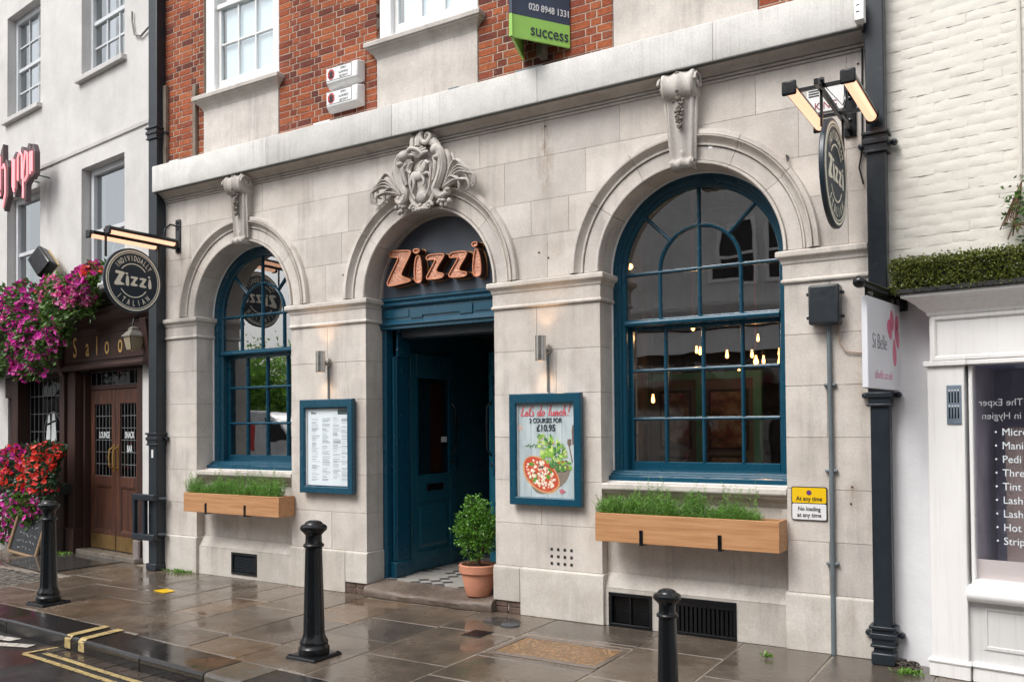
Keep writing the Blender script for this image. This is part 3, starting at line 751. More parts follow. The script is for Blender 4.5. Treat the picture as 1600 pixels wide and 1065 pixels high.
for s_, x0 in ((1, dl), (-1, dr)):
    q = lambda a, b: (x0 + s_ * a, x0 + s_ * b) if s_ > 0 else (x0 - b, x0 - a)
    j = bx('door_jamb', TEAL, bld, *q(.003, .062), .262, .62, .13, 2.845, bevel=.004)
    bx('pilaster', TEAL, j, *q(.062, .115), .37, .60, .13, 2.845, bevel=.006)
    MB().tube([(x0 + s_ * .088, .362, .32), (x0 + s_ * .088, .362, 2.55)], .022, 8).build('bead', TEAL, j, smooth=True)
    bx('pilaster_base', TEAL, j, *q(.050, .140), .32, .62, .13, .31, bevel=.012, seg=2)
    sp = [(x0 + s_ * .125, .42 - .05 * (1 - .08 * t) * math.cos(t), 2.62 + .05 * (1 - .08 * t) * math.sin(t)) for t in np.linspace(0, 9, 30)]
    bx('bracket_block', TEAL, j, *q(.056, .135), .37, .60, 2.555, 2.845, bevel=.01, seg=2); MB().tube(sp, .015, 6).build('bracket_scroll', TEAL, j, smooth=True)
bx('shutter_box', GREYH, bld, dl + .14, dr - .14, .43, .62, 2.765, 2.87, bevel=.004)
# porch shell
TILE = N('porch_tiles'); chk = TILE.n('ShaderNodeTexChecker'); chk.inputs['Scale'].default_value = 9.0
rotm = TILE.n('ShaderNodeMapping'); rotm.inputs['Rotation'].default_value = (0, 0, R(45)); gg = TILE.n('ShaderNodeNewGeometry'); TILE.L(gg.outputs['Position'], rotm.inputs[0]); TILE.L(rotm.outputs[0], chk.inputs[0])
chk.inputs[1].default_value = (.40, .38, .35, 1); chk.inputs[2].default_value = (.085, .08, .08, 1)
big = TILE.n('ShaderNodeTexChecker'); big.inputs['Scale'].default_value = 2.25; big.inputs[1].default_value = (1, 1, 1, 1); big.inputs[2].default_value = (0, 0, 0, 1); TILE.L(rotm.outputs[0], big.inputs[0])
TM = TILE.set(col=TILE.mix(big.outputs[0], (.36, .34, .31), chk.outputs[0]), rough=.35)
bx('porch_floor', TM, bld, dl, dr, .24, 2.6, .02, .14)
bx('porch_wall', TEALD, bld, dl - .05, dl + .05, .62, 2.6, .14, 3.1); bx('porch_wall', TEALD, bld, dr - .05, dr + .05, .62, 2.6, .14, 3.1)
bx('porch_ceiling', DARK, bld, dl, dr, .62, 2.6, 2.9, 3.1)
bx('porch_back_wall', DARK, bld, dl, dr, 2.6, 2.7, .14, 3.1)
STEPM = N('worn_step_stone'); f = STEPM.noise(3, 7, .65); STEPM.bump(STEPM.noise(14, 6, .7), .8, .02)
SM = STEPM.set(col=STEPM.ramp(f, [(.3, (.09, .065, .05)), (.6, (.16, .125, .10)), (.8, (.26, .22, .185))]), rough=STEPM.ramp(STEPM.noise(2.2, 4), [(.4, .2), (.6, .7)]))
st = MB(); rings = []
for x in np.linspace(dl + .03, dr - .0, 30):
    u = (x - dl) / (dr - dl); dip = .032 * math.sin(math.pi * u) ** .7; n1 = .012 * math.sin(u * 23) * math.sin(u * 9 + 1)
    rings.append([(x, .30, .0), (x, -.085 + n1, .0), (x, -.10 + n1, .05), (x, -.085 + n1 * .6, .092 - dip * .7), (x, -.06, .112 - dip), (x, .08, .128 - dip), (x, .20, .139 - dip * .5), (x, .30, .139)])
st.loft(rings).build('door_step', SM, bld, smooth=True, ang=50)
# door leaves
REDG = glass_mat('door_glass', (.8, .75, .75), .06, .02)
def leaf(M, side):
    W_ = .86; L = MB(M)
    for a in ((0, .11, .14, 2.62), (W_ - .11, W_, .14, 2.62)): L.box(a[0], a[1], -.022, .022, a[2] + .01, a[3])
    for z0, z1 in ((.15, .36), (.93, 1.235), (2.345, 2.62)): L.box(.11, W_ - .11, -.0215, .0215, z0, z1)
    d = L.build('door', TEALD, bld, bevel=.003, label='left door leaf swung inward' if side > 0 else 'right door leaf ajar')
    pn = MB(M); pn.loft([[(x0, -side * y, z0), (x1, -side * y, z0), (x1, -side * y, z1), (x0, -side * y, z1)] for x0, x1, z0, z1, y in ((.11, W_ - .11, .36, .93, .0), (.11, W_ - .11, .36, .93, .010), (.15, W_ - .15, .40, .89, .006), (.19, W_ - .19, .44, .85, .018))])
    pn.build('raised_panel', TEALD, d)
    MB(M).box(.11, W_ - .11, -.003, .003, 1.235, 2.345).build('pane', REDG, d)
    for q in ((.10, .13, 1.225, 2.355), (W_ - .13, W_ - .10, 1.225, 2.355)): MB(M).box(q[0], q[1], -.028, .028, q[2], q[3]).build('glazing_bead', TEAL, d)
    f = -side
    MB(M).tube([(W_ - .085, f * .03, 1.46), (W_ - .085, f * .085, 1.52), (W_ - .085, f * .09, 1.75), (W_ - .085, f * .085, 2.0), (W_ - .085, f * .03, 2.06)], .013, 8).build('pull_handle', IRON, d, smooth=True)
    MB(M).lathe([(.0, 0), (.026, 0), (.026, f * .008), (.0, f * .008)], (W_ - .075, f * .022, 1.36), 14, 'y').build('lock_plate', STEEL, d)
    if side > 0:
        MB(M).box(.28, .60, f * .022, f * .032, 1.045, 1.125).build('letter_plate', IRON, d, bevel=.004)
        MB(M).box(W_ - .27, W_ - .16, f * .006, f * .008, 1.60, 1.665).build('push_sticker', WHITE, d)
    return d
leaf(Matrix.Translation((dl + .075, .64, 0)) @ Matrix.Rotation(R(90), 4, 'Z'), 1)
leaf(Matrix.Translation((dr - .055, .66, 0)) @ Matrix.Rotation(R(180 - 32), 4, 'Z'), -1)
# red-brown panel painted in for the reddish reflection in the door glass
bx('reflection_panel', simple('red_brown_reflection', (.075, .026, .02), .7), bld, dl + .052, dl + .058, 1.05, 1.3, 1.25, 2.3)

# ---- interior shell
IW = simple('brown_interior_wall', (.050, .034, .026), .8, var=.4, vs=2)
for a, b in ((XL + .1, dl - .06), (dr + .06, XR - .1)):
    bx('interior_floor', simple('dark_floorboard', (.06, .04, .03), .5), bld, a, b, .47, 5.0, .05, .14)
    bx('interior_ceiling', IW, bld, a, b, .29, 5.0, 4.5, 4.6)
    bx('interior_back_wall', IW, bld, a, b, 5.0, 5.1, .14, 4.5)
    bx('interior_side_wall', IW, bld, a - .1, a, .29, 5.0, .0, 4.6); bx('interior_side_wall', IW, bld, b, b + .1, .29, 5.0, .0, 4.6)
# ------------------------------------------------------------------ things in the restaurant interior
BULB = emit('warm_bulb', (1.0, .45, .12), 7.0)
CORD = simple('red_cord', (.35, .02, .03), .7)
MINT = simple('mint_green_paint', (.08, .26, .19), .5)
def pendant(x, y, z, label, cord=None, r=.019):
    t = thing('pendant_bulb', (x, y, z), label, 'lamp', 'filament bulbs seen through the large window')
    MB().lathe([(.003, -.042), (r * .8, -.034), (r, -.016), (r * .75, .008), (.010, .03), (.010, .05), (.002, .05)], (x, y, z), 12).build('bulb', BULB, t, smooth=True)
    MB().lathe([(.002, .048), (.02, .048), (.02, .10), (.008, .115), (.002, .115)], (x, y, z), 10).build('lamp_holder', BLACK, t)
    MB().tube([(x, y, z + .11), (x, y, 4.5)], .004 if cord is None else .007, 6).build('cord', CORD if cord else BLACK, t)
    if cord:
        l = bpy.data.lights.new('bulb_glow', 'POINT'); l.energy = 3; l.color = (1, .55, .25); l.shadow_soft_size = .03
        lo = bpy.data.objects.new('bulb_glow', l); COL.objects.link(lo); lo.parent = t; lo.location = (0, 0, -.08)
    return t
pendant(-2.55, 1.6, 2.425, 'largest filament bulb, on a red cord, right of the large window', 1, .028)
for (x, y, z, lb) in ((-3.273, 2.0, 2.58, 'small filament bulb left of centre above the second pane column'), (-2.976, 2.0, 2.53, 'filament bulb in the middle of the third pane column'),
                      (-2.73, 2.5, 2.49, 'small bulb just right of the red corded bulb'), (-2.555, 2.5, 2.565, 'upper of the two small bulbs at the right edge of the large window'),
                      (-2.564, 2.52, 2.475, 'lower of the two small bulbs at the right edge of the large window'), (-2.857, 2.5, 2.56, 'small bulb just left of the red corded bulb'),
                      (-3.05, 3.4, 2.82, 'tiny distant bulb high behind the second pane column'), (-3.75, 3.2, 2.70, 'tiny distant bulb high at the left of the large window'), (-2.75, 3.3, 2.95, 'tiny distant bulb above the red corded bulb'), (-3.35, 3.6, 2.45, 'tiny distant bulb left of the third pane column'),
                      (-3.49, 1.2, 2.05, 'filament bulb hanging low in the left pane column of the large window')):
    pendant(x, y, z, lb)
pendant(-3.02, 1.1, 2.75, 'bulb with added glow on a red cord behind the fanlight of the large window', 1, .02)  # glow and point light added here to light the interior
for z, lb in ((3.43, 'top'), (2.262, 'middle'), (1.68, 'lowest')):
    t = thing('wall_globe', (-3.74, 1.22, z), lb + ' of three small globe lamps beside the inner wall at the window left', 'lamp', 'globe lamps up the inner left wall')
    MB().ell((-3.74, 1.22, z), (.032, .032, .032)).build('globe', BULB, t, smooth=True)
    MB().tube([(-3.74, 1.25, z), (-3.74, 1.40, z)], .012, 6).build('arm', BLACK, t)
bx('lamp_post', IW, bld, -3.80, -3.68, 1.38, 1.5, .14, 4.5)
# mint framed partition with pictures
t = thing('partition_screen', (-3.45, 2.5, .14), 'mint green framed partition with pictures inside the restaurant', 'screen')
for a, b in ((-4.189, -4.10), (-2.84, -2.75)): bx('post', MINT, t, a, b, 2.46, 2.54, .14, 2.38)
bx('head_rail', MINT, t, -4.10, -2.84, 2.462, 2.538, 2.30, 2.38)
bx('middle_post', MINT, t, -3.50, -3.42, 2.464, 2.536, .14, 2.30)
bx('back_panel', simple('cream_panel', (.12, .10, .08), .7), t, -4.10, -2.84, 2.50, 2.52, .8, 2.30)
PIC = N('dim_picture'); PM = PIC.set(col=PIC.ramp(PIC.noise(7, 6, .7), [(.35, (.02, .015, .012)), (.5, (.16, .07, .04)), (.62, (.30, .22, .15)), (.7, (.05, .05, .05))]), rough=.5)
for i, (a, b, z0, z1) in enumerate(((-3.95, -3.56, 1.5, 2.18), (-3.36, -2.9, 1.5, 2.18), (-3.95, -3.6, .95, 1.42), (-3.36, -2.92, .9, 1.44))):
    q = thing('framed_picture', (a / 2 + b / 2, 2.49, z0), ('upper left', 'upper right', 'lower left', 'lower right')[i] + ' dim picture on the mint partition', 'picture', 'pictures on the partition')
    bx('picture_frame', BLACK, q, a, b, 2.485, 2.499, z0, z1); bx('print', PM, q, a + .03, b - .03, 2.480, 2.4845, z0 + .03, z1 - .03)
# dining tables near the window
for x in (-3.0, -2.1):
    t = thing('dining_table', (x, 1.2, .14), 'dark dining table inside the large window, ' + ('left' if x < -2.5 else 'right') + ' of two', 'table', 'tables inside the window')
    bx('table_top', MAHOG, t, x - .33, x + .33, .85, 1.5, .86, .90, bevel=.005); MB().lathe([(.2, 0), (.2, .02), (.03, .05), (.03, .70), (.12, .72), (.12, .72)], (x, 1.2, .14), 14).build('pedestal', IRON, t)

# ------------------------------------------------------------------ door lettering
GL = {'Z1': [(-6.041, 3.666), (-5.991, 3.673), (-5.778, 3.655), (-5.751, 3.633), (-5.771, 3.591), (-5.886, 3.424), (-5.883, 3.385), (-5.756, 3.341), (-5.76, 3.316), (-6.052, 3.285), (-6.088, 3.308), (-6.088, 3.347), (-5.934, 3.577), (-5.942, 3.59), (-6.041, 3.597), (-6.058, 3.622)],
 'i1': [(-5.666, 3.586), (-5.635, 3.576), (-5.612, 3.472), (-5.61, 3.321), (-5.637, 3.288), (-5.693, 3.297), (-5.716, 3.331), (-5.72, 3.446), (-5.699, 3.57)],
 'd1': [(-5.735, 3.65), (-5.69, 3.661), (-5.645, 3.65), (-5.639, 3.621), (-5.674, 3.599), (-5.719, 3.613)],
 'z2': [(-5.556, 3.561), (-5.524, 3.579), (-5.338, 3.574), (-5.315, 3.553), (-5.331, 3.524), (-5.424, 3.416), (-5.417, 3.384), (-5.332, 3.363), (-5.325, 3.337), (-5.363, 3.31), (-5.542, 3.312), (-5.562, 3.335), (-5.549, 3.365), (-5.447, 3.499), (-5.454, 3.516), (-5.54, 3.515), (-5.564, 3.537)],
 'z3': [(-5.257, 3.553), (-5.216, 3.573), (-5.059, 3.568), (-5.032, 3.546), (-5.044, 3.511), (-5.135, 3.398), (-5.127, 3.367), (-5.046, 3.353), (-5.034, 3.327), (-5.061, 3.299), (-5.249, 3.305), (-5.274, 3.329), (-5.263, 3.362), (-5.156, 3.493), (-5.164, 3.506), (-5.247, 3.506), (-5.266, 3.529)],
 'i2': [(-4.941, 3.579), (-4.897, 3.556), (-4.869, 3.456), (-4.863, 3.334), (-4.878, 3.294), (-4.921, 3.282), (-4.961, 3.302), (-4.975, 3.37), (-4.963, 3.49)],
 'd2': [(-4.984, 3.626), (-4.955, 3.645), (-4.911, 3.642), (-4.904, 3.605), (-4.941, 3.585), (-4.977, 3.599)]}
def chaikin(P, n=2):
    for _ in range(n):
        Q = []
        for i in range(len(P)):
            a, b = P[i], P[(i + 1) % len(P)]
            Q += [(.75 * a[0] + .25 * b[0], .75 * a[1] + .25 * b[1]), (.25 * a[0] + .75 * b[0], .25 * a[1] + .75 * b[1])]
        P = Q
    return P
def offs(P, d):
    n = len(P); ar = sum(P[i][0] * P[(i + 1) % n][1] - P[(i + 1) % n][0] * P[i][1] for i in range(n)); s_ = 1 if ar > 0 else -1; out = []
    for i in range(n):
        a, b = Vector(P[i - 1]), Vector(P[(i + 1) % n]); t = (b - a).normalized(); out.append((P[i][0] + t.y * d * s_, P[i][1] - t.x * d * s_))
    return out
COPF = N('hammered_copper'); vo = COPF.n('ShaderNodeTexVoronoi'); vo.inputs['Scale'].default_value = 62; COPF.L(COPF.pos(), vo.inputs['Vector'])
COPF.bump(vo.outputs['Distance'], .45, .010); CF = COPF.set(col=COPF.ramp(COPF.noise(8, 4), [(.3, (.48, .21, .135)), (.7, (.70, .38, .27))]), rough=.42, metal=.7)
COPR = simple('copper_rim', (.60, .26, .15), .35, .85, .15); COPS = simple('dark_copper_return', (.085, .032, .022), .45, .6, .3)
zl = thing('letter_sign', (-5.46, .13, 3.28), 'hammered copper channel letters spelling Zizzi over the doorway', 'sign')
for k, P in GL.items():
    P = chaikin(P, 2); n = len(P); inn = offs(P, -.011); cx = sum(p[0] for p in P) / n; cz = sum(p[1] for p in P) / n
    big = [(p[0] + .012, p[1] - .0) for p in P]
    side = MB(); side.loft([[(x, y, z) for x, z in q] for q, y in ((P, .128), (P, .235), (inn, .235), (inn, .142))], cap=False)
    o = side.build('letter', COPS, zl)
    rim = MB(); rim.loft([[(x, y, z) for x, z in q] for q, y in ((P, .124), (offs(P, .0015), .129), (offs(P, .0015), .140), (P, .1405))] , cap=False)
    rim.loft([[(x, y, z) for x, z in q] for q, y in ((P, .124), (inn, .124), (inn, .141))], cap=False); rim.build('letter_rim', COPR, o)
    back = MB(); back.loft([[(x, y, z) for x, z in q] for q, y in ((offs(P, .002), .226), (offs(P, .010), .228), (offs(P, .010), .236), (offs(P, .002), .238))], cap=False)
    back.build('letter_flange', simple('brass_edge', (.32, .16, .06), .4, .8), o)
    MB().extr(inn, 'y', .139, .143).build('letter_face', CF, o)
for x in (-5.9, -5.66, -5.45, -5.15, -4.93): MB().tube([(x, .23, 3.45), (x, .275, 3.45)], .008, 6).build('fixing_pin', STEEL, zl)

# ------------------------------------------------------------------ round hanging signs
TUBEL = emit('warm_tube', (1.0, .55, .35), .74)
def disc_sign(X, label, two):
    cy, cz, r = -.65, 3.56, .385
    t = thing('hanging_sign', (X, 0, 4.05), label, 'sign', 'round signs on brackets')
    b = MB().lathe([(.0, -.018), (r - .006, -.018), (r, -.012), (r, .012), (r - .006, .018), (.0, .018)], (X, cy, cz), 64, 'x').build('sign_board', NAVYS, t, smooth=True, ang=30)
    for s_, F in ((1, SIDE), (-1, SIDEB)):
        x = X + s_ * .0195
        for r0, r1 in ((.362, .345), (.334, .326)):
            MB().lathe([(r0, -.0013), (r0, .0013), (r1, .0013), (r1, -.0013), (r0, -.0013)], (x, cy, cz), 72, 'x').build('ring', CREAMT, b)
        M0 = Matrix.Translation((x, cy, cz)) @ F
        wm = MB(M0)
        for P in GL.values():
            P = [((px + 5.46) * .405, (pz - 3.46) * .43 * (1.05 if px < -5.75 else 1.0)) for px, pz in chaikin(P, 1)]
            wm.extr(P, 'z', -.001, .001)
        wm.build('wordmark', CREAMT, b)
        for word, rad, a0, a1, flip, szz in (('INDIVIDUALLY', .238, 143, 37, 1, .088), ('ITALIAN', .303, 226, 314, -1, .096)):
            am = MB(M0)
            for i, chh in enumerate(word):
                a = R(a0 + (a1 - a0) * i / (len(word) - 1)); vs, fs = tmesh(chh, szz, .58, 'CENTER', .001, .0012)
                rot = a - math.pi / 2 if flip > 0 else a + math.pi / 2
                am.add([(rad * math.cos(a) + x_ * math.cos(rot) - y_ * math.sin(rot), rad * math.sin(a) + x_ * math.sin(rot) + y_ * math.cos(rot), z_) for x_, y_, z_ in vs], fs)
            am.build('lettering', CREAMT, b, norm=False)
        for a0, a1 in ((38, 142), (214, 326)):
            am = MB(M0); rings = [[(q * math.cos(a), q * math.sin(a), zz) for q, zz in ((.205, -.001), (.205, .001), (.193, .001), (.193, -.001))] for a in np.linspace(R(a0), R(a1), 30)]
            am.loft(rings).build('arc_line', CREAMT, b)
    # bracket: wall plate, arm, hangers
    bx('wall_plate', IRON, t, X - .045, X + .045, -.02, -.001, 4.0, 4.42, bevel=.006, seg=2)
    for z in (4.04, 4.13, 4.30, 4.38): MB().lathe([(.0, 0), (.014, 0), (.014, -.010), (.0, -.014)], (X, -.02, z), 8, 'y').build('bolt', IRON, t)
    MB().box(X - .014, X + .014, -1.16, -.02, 4.035, 4.075).build('arm', IRON, t, bevel=.004)
    MB().tube([(X, -.03, 4.33), (X, -.12, 4.34), (X, -.20, 4.27), (X, -.22, 4.17), (X, -.20, 4.08)], .011, 6).build('stay', IRON, t, smooth=True)
    MB().tube([(X, -1.0, 4.10), (X, -.3, 4.16), (X, -.02, 4.39)], .003, 5).build('tie_wire', IRON, t)
    for y in (-1.0, -.30):
        bx('hanger', IRON, t, X - .008, X + .008, y - .012, y + .012, 3.80 if y < -.9 else 3.66, 4.035)
        MB().lathe([(.02, -.02), (.026, 0), (.02, .02)], (X, y, 4.11), 10, 'x').build('clamp', IRON, t)
    for s_ in (-1, 1):
        xx = X + s_ * .19
        MB().box(min(X, xx), max(X, xx), -.98, -.955, 4.075, 4.098).build('cross_arm', IRON, t); MB().box(min(X, xx), max(X, xx), -.36, -.335, 4.075, 4.098).build('cross_arm', IRON, t)
        th = [R(q) for q in (200, 240, 280, 320, 350, 30, 90, 150)]
        hood = MB(); hood.loft([[(xx + .05 * math.cos(a) * (.9), y, 4.075 + .045 * math.sin(a)) for a in np.linspace(R(-10), R(190), 12)] for y in (-1.08, -.20)])
        hood.build('lamp_hood', IRON, t, smooth=True)
        tb = MB(); tb.loft([[(xx + .038 * math.cos(a) - s_ * .006, y, 4.068 + .040 * math.sin(a)) for a in np.linspace(R(168), R(372), 14)] for y in (-1.065, -.215)])
        tb.build('lamp_tube', TUBEL, t, smooth=True)
        for y in (-1.095, -.185): bx('lamp_end', IRON, t, xx - .05, xx + .05, y - .012, y + .012, 4.02, 4.12, bevel=.012, seg=2)
    return t
disc_sign(-9.38, 'round navy hanging sign by the left drainpipe with lit tube lamps', 0)
disc_sign(-1.32, 'round navy hanging sign on the right pier, seen nearly edge on', 1)
# street name plate behind the right sign
t = thing('street_name_plate', (-1.52, -.01, 4.1), 'white street name plate with red letters behind the right round sign', 'sign')
bx('plate', WHITE, t, -1.645, -1.36, -.016, -.004, 4.235, 4.44, bevel=.004)
text('lettering', 'KING', .085, FAC, (-1.50, -.0175, 4.255), simple('red_lettering', (.30, .03, .04), .5, bump=0), t, .85)
for k in range(3): bx('crest_bar', BLACK, t, -1.63, -1.55, -.0185, -.0165, 4.365 + k * .02, 4.375 + k * .02)
# small cctv head box and bracket next to it
t = thing('alarm_sounder', (-1.19, -.20, 4.8), 'small white box with two slots at the right end of the fascia', 'box')
MB().extr([(-.275, 4.78), (-.19, 4.78), (-.19, 4.97), (-.24, 4.985), (-.275, 4.93)], 'x', -1.235, -1.165).build('case', WHITE, t, bevel=.006, seg=2)
for z in (4.84, 4.89): bx('slot', BLACK, t, -1.22, -1.195, -.277, -.2745, z, z + .008)
tag(MB().tube([(-1.20, -.19, 4.96), (-1.20, -.18, 5.4), (-1.20, -.05, 7.8)], .008, 6).build('white_cable', WHITE), 'thin white cable rising from the small box on the fascia', 'cable')

# ------------------------------------------------------------------ wall lights, menu case, poster case
def wall_light(x, label):
    t = thing('wall_light', (x, 0, 2.5), label, 'lamp', 'steel up and down lights')
    MB().lathe([(.040, -.115), (.052, -.115), (.052, .115), (.040, .115), (.040, .08), (.0, .08), (.0, -.08), (.040, -.08), (.040, -.115)], (x, -.115, 2.505), 24).build('barrel', STEEL, t, smooth=True, ang=40)
    MB().lathe([(.0, 0), (.045, 0), (.045, -.02), (.022, -.024), (.022, -.07), (.0, -.07)], (x + .015, 0, 2.50), 16, 'y').build('mount', STEEL, t)
    MB().tube([(x + .015, -.012, 2.45), (x + .015, -.012, 2.10)], .011, 6).build('conduit', GALV, t)
    for s_ in (1, -1):
        MB().lathe([(.0, 0), (.036, 0), (.036, s_ * .004), (.0, s_ * .004)], (x, -.115, 2.505 + s_ * .082), 16).build('lens', emit('warm_lens', (1, .62, .32), 6), t)
        l = bpy.data.lights.new('wall_light_beam', 'SPOT'); l.energy = 2.2; l.color = (1, .62, .34); l.spot_size = R(95); l.spot_blend = .7; l.shadow_soft_size = .03
        lo = bpy.data.objects.new('wall_light_beam', l); COL.objects.link(lo); lo.parent = t; lo.location = (0, -.115, .005 + s_ * .1); lo.rotation_euler = (math.pi if s_ > 0 else 0, 0, 0)
wall_light(-6.83, 'steel cylinder wall light above the menu case'); wall_light(-4.045, 'steel cylinder wall light above the pizza poster')
PAPER = simple('menu_paper', (.80, .84, .88), .6, var=.04, bump=0)
def case(name, x0, x1, z0, z1, label):
    t = thing(name, ((x0 + x1) / 2, 0, z0), label, 'display case')
    f = .075
    bx('back_board', TEAL, t, x0 + .02, x1 - .02, -.03, -.002, z0 + .02, z1 - .02)
    fr_ = MB(); pr = [(0, -.03), (0, -.078), (.006, -.084), (f - .01, -.084), (f, -.078), (f, -.034)]
    rings = []
    for cx, cz, sx, sz in ((x0, z0, 1, 1), (x1, z0, -1, 1), (x1, z1, -1, -1), (x0, z1, 1, -1), (x0, z0, 1, 1)):
        kz = 1.25 if sz < 0 else 1.0
        rings.append([(cx + sx * d, y, cz + sz * d * kz) for d, y in pr])
    fr_.loft(rings, cap=False).build('case_frame', TEAL, t, bevel=.001)
    bx('cover_glass', GLASSC, t, x0 + f, x1 - f, -.062, -.059, z0 + f, z1 - f)
    bx('liner', WHITE, t, x0 + f - .003, x0 + f + .007, -.058, -.031, z0 + f, z1 - f * 1.25)
    return t, (x0 + f, x1 - f, z0 + f, z1 - f * 1.25)
t, (a, b, c, d) = case('menu_case', -7.19, -6.405, 1.065, 2.095, 'teal framed menu case on the wall left of the doorway')
pg = bx('menu_sheet', PAPER, t, a + .012, b - .004, -.040, -.0385, c + .01, d - .01)
INK = simple('grey_print', (.30, .33, .36), .7, var=.1, bump=0); ln = MB(); rr = random.Random(11)
for colx in (a + .075, a + .235, a + .395, a + .52):
    z = d - .12
    while z > c + .06:
        wd = rr.uniform(.05, .125) if rr.random() > .12 else 0
        if wd: ln.box(colx, min(colx + wd, b - .02), -.0412, -.0404, z, z + rr.choice((.0028, .0035, .006)))
        z -= rr.choice((.010, .011, .012, .013, .022))
ln.build('small_print', INK, pg)
bx('printed_banner', simple('dark_banner', (.07, .10, .11), .6), pg, b - .17, b - .03, -.0414, -.0404, d - .075, d - .02)
wm = MB()
for P in GL.values(): wm.extr([((px + 5.46) * .06 + a + .105, (pz - 3.46) * .075 + d - .055) for px, pz in P], 'y', -.0414, -.0404)
wm.build('wordmark', BLACK, pg)
t, (a, b, c, d) = case('poster_case', -4.42, -3.655, 1.048, 2.09, 'teal framed case with a lunch poster right of the doorway')
pm = N('poster_boards'); pos = pm.pos((3, 1, .6)); pc = pm.ramp(pm.noise(3.5, 7, .7, pos), [(.3, (.38, .44, .47)), (.55, (.55, .61, .63)), (.75, (.68, .71, .72))])
PB = pm.set(col=pc, rough=.5)
W_, H_ = b - a, d - c
pst = bx('poster', PB, t, a, b, -.040, -.0385, c, d)
def flat(name, poly, lay, mat):
    y = -.0402 - .0006 * lay
    return MB().extr([(a + u * W_, c + v * H_) for u, v in poly], 'y', y, y + .0005).build(name, mat, pst)
fm = lambda n_, c_: simple(n_, sc(c_, 1.25), .55, var=.12, vs=30, bump=0)
for u in (.23, .52, .77): flat('plank_line', [(u, .0), (u + .006, .0), (u + .006, 1), (u, 1)], .2, fm('plank_gap', (.16, .19, .20)))
def blob(cx, cz, rx, rz, ang=0, n=26, wob=.05, seed=0):
    r_ = random.Random(seed); ph = [r_.uniform(0, 6.28) for _ in range(3)]; P = []
    for i in range(n):
        q = 2 * math.pi * i / n; k = 1 + wob * (math.sin(3 * q + ph[0]) + .7 * math.sin(5 * q + ph[1]) + .5 * math.sin(8 * q + ph[2]))
        x_, z_ = rx * k * math.cos(q), rz * k * math.sin(q); P.append((cx + (x_ * math.cos(ang) - z_ * math.sin(ang)), cz + (x_ * math.sin(ang) + z_ * math.cos(ang)) * W_ / H_))
    return P
flat('dark_board', blob(.57, .20, .36, .19, .45, seed=4, wob=.02), .5, fm('wood_board_print', (.20, .16, .13)))  # dark brown board shape in the print, layered below the pizza
flat('pizza_crust', blob(.40, .24, .36, .235, -.62, seed=1, wob=.015), 1, fm('crust_print', (.56, .29, .13)))
flat('pizza_sauce', blob(.40, .245, .335, .21, -.62, seed=2, wob=.02), 2, fm('sauce_print', (.50, .07, .03)))
r5 = random.Random(5); toppings = (('cheese_print', (.74, .60, .46)), ('cheese_print_pale', (.78, .68, .58)), ('pink_print', (.62, .26, .18)), ('olive_print', (.035, .02, .02)), ('basil_print', (.10, .26, .03)))
TM_ = [fm(*q) for q in toppings]
for q in range(120):
    an = r5.uniform(0, 6.28); rd = math.sqrt(r5.random()) * .92; x_, z_ = .30 * rd * math.cos(an), .185 * rd * math.sin(an)
    cx, cz = .40 + x_ * math.cos(-.62) - z_ * math.sin(-.62), .245 + (x_ * math.sin(-.62) + z_ * math.cos(-.62)) * W_ / H_
    k = r5.choices(range(5), (9, 8, 5, 2, 2))[0]; s_ = r5.uniform(.012, .034)
    flat('topping', blob(cx, cz, s_, s_ * r5.uniform(.6, 1), an, 9, .12, q), 3 + q * .02, TM_[k])
for q, (cx, cz, s_) in enumerate(((.24, .35, .05), (.30, .19, .06), (.53, .22, .05), (.41, .32, .045))): flat('basil', blob(cx, cz, s_, s_ * .55, q * 1.1, 12, .1, q + 90), 4.6 + q * .1, TM_[4 if q != 3 else 3])
greens = [fm('lettuce_print', (.22, .40, .06)), fm('lettuce_print_pale', (.48, .60, .18)), fm('rocket_print', (.06, .18, .04)), fm('tomato_print', (.50, .05, .03)), fm('onion_print', (.60, .40, .50)), fm('radicchio_print', (.14, .04, .07))]
for q in range(150):
    an = r5.uniform(0, 6.28); rd = math.sqrt(r5.random()); cx = .60 + .29 * rd * math.cos(an) + .03; cz = .485 + .165 * rd * math.sin(an) - (cx - .6) * .42
    k = r5.choices(range(6), (9, 7, 8, 2, 1, 2))[0]; s_ = r5.uniform(.015, .05) * (.6 if k > 2 else 1)
    if (cx - .40) ** 2 / .09 + (cz - .245) ** 2 / .05 < .42: continue
    flat('salad_leaf', blob(min(.93, cx), cz, s_, s_ * r5.uniform(.4, .9), an, 11, .16, q + 200), 5.2 + q * .02, greens[k])
for q in range(10): flat('salad_leaf', blob(.16 + q * .03, .545 + .012 * math.sin(q * 2), .03, .008, q * .9, 8, .1, q), 5.1, greens[2])
FK = fm('cutlery_print', (.16, .10, .08))
flat('knife', [(.945, .56), (.985, .56), (.985, .76), (.95, .77), (.935, .70)], 1.1, FK)
flat('fork', [(.865, .62), (.93, .62), (.93, .56), (.905, .54), (.955, .38), (.94, .37), (.885, .54), (.86, .57)], 1.1, FK)
flat('garlic', blob(.045, .74, .05, .05, 0, 14, .12, 7), 1.1, fm('garlic_print', (.50, .38, .34)))
flat('stamp', blob(.77, .07, .05, .03, 0, 12, .2, 8), 7, fm('stamp_print', (.50, .12, .16)))
INKN = fm('navy_print', (.025, .035, .05)); REDP = fm('coral_print', (.60, .07, .09))
text('lettering', '2 COURSES FOR', .060, FAC, ((a + b) / 2 - .005, -.0445, c + H_ * .795), INKN, pst, .80, bold=.001)
text('lettering', '£10.95', .088, FAC, ((a + b) / 2, -.0445, c + H_ * .705), INKN, pst, .85, bold=.002)
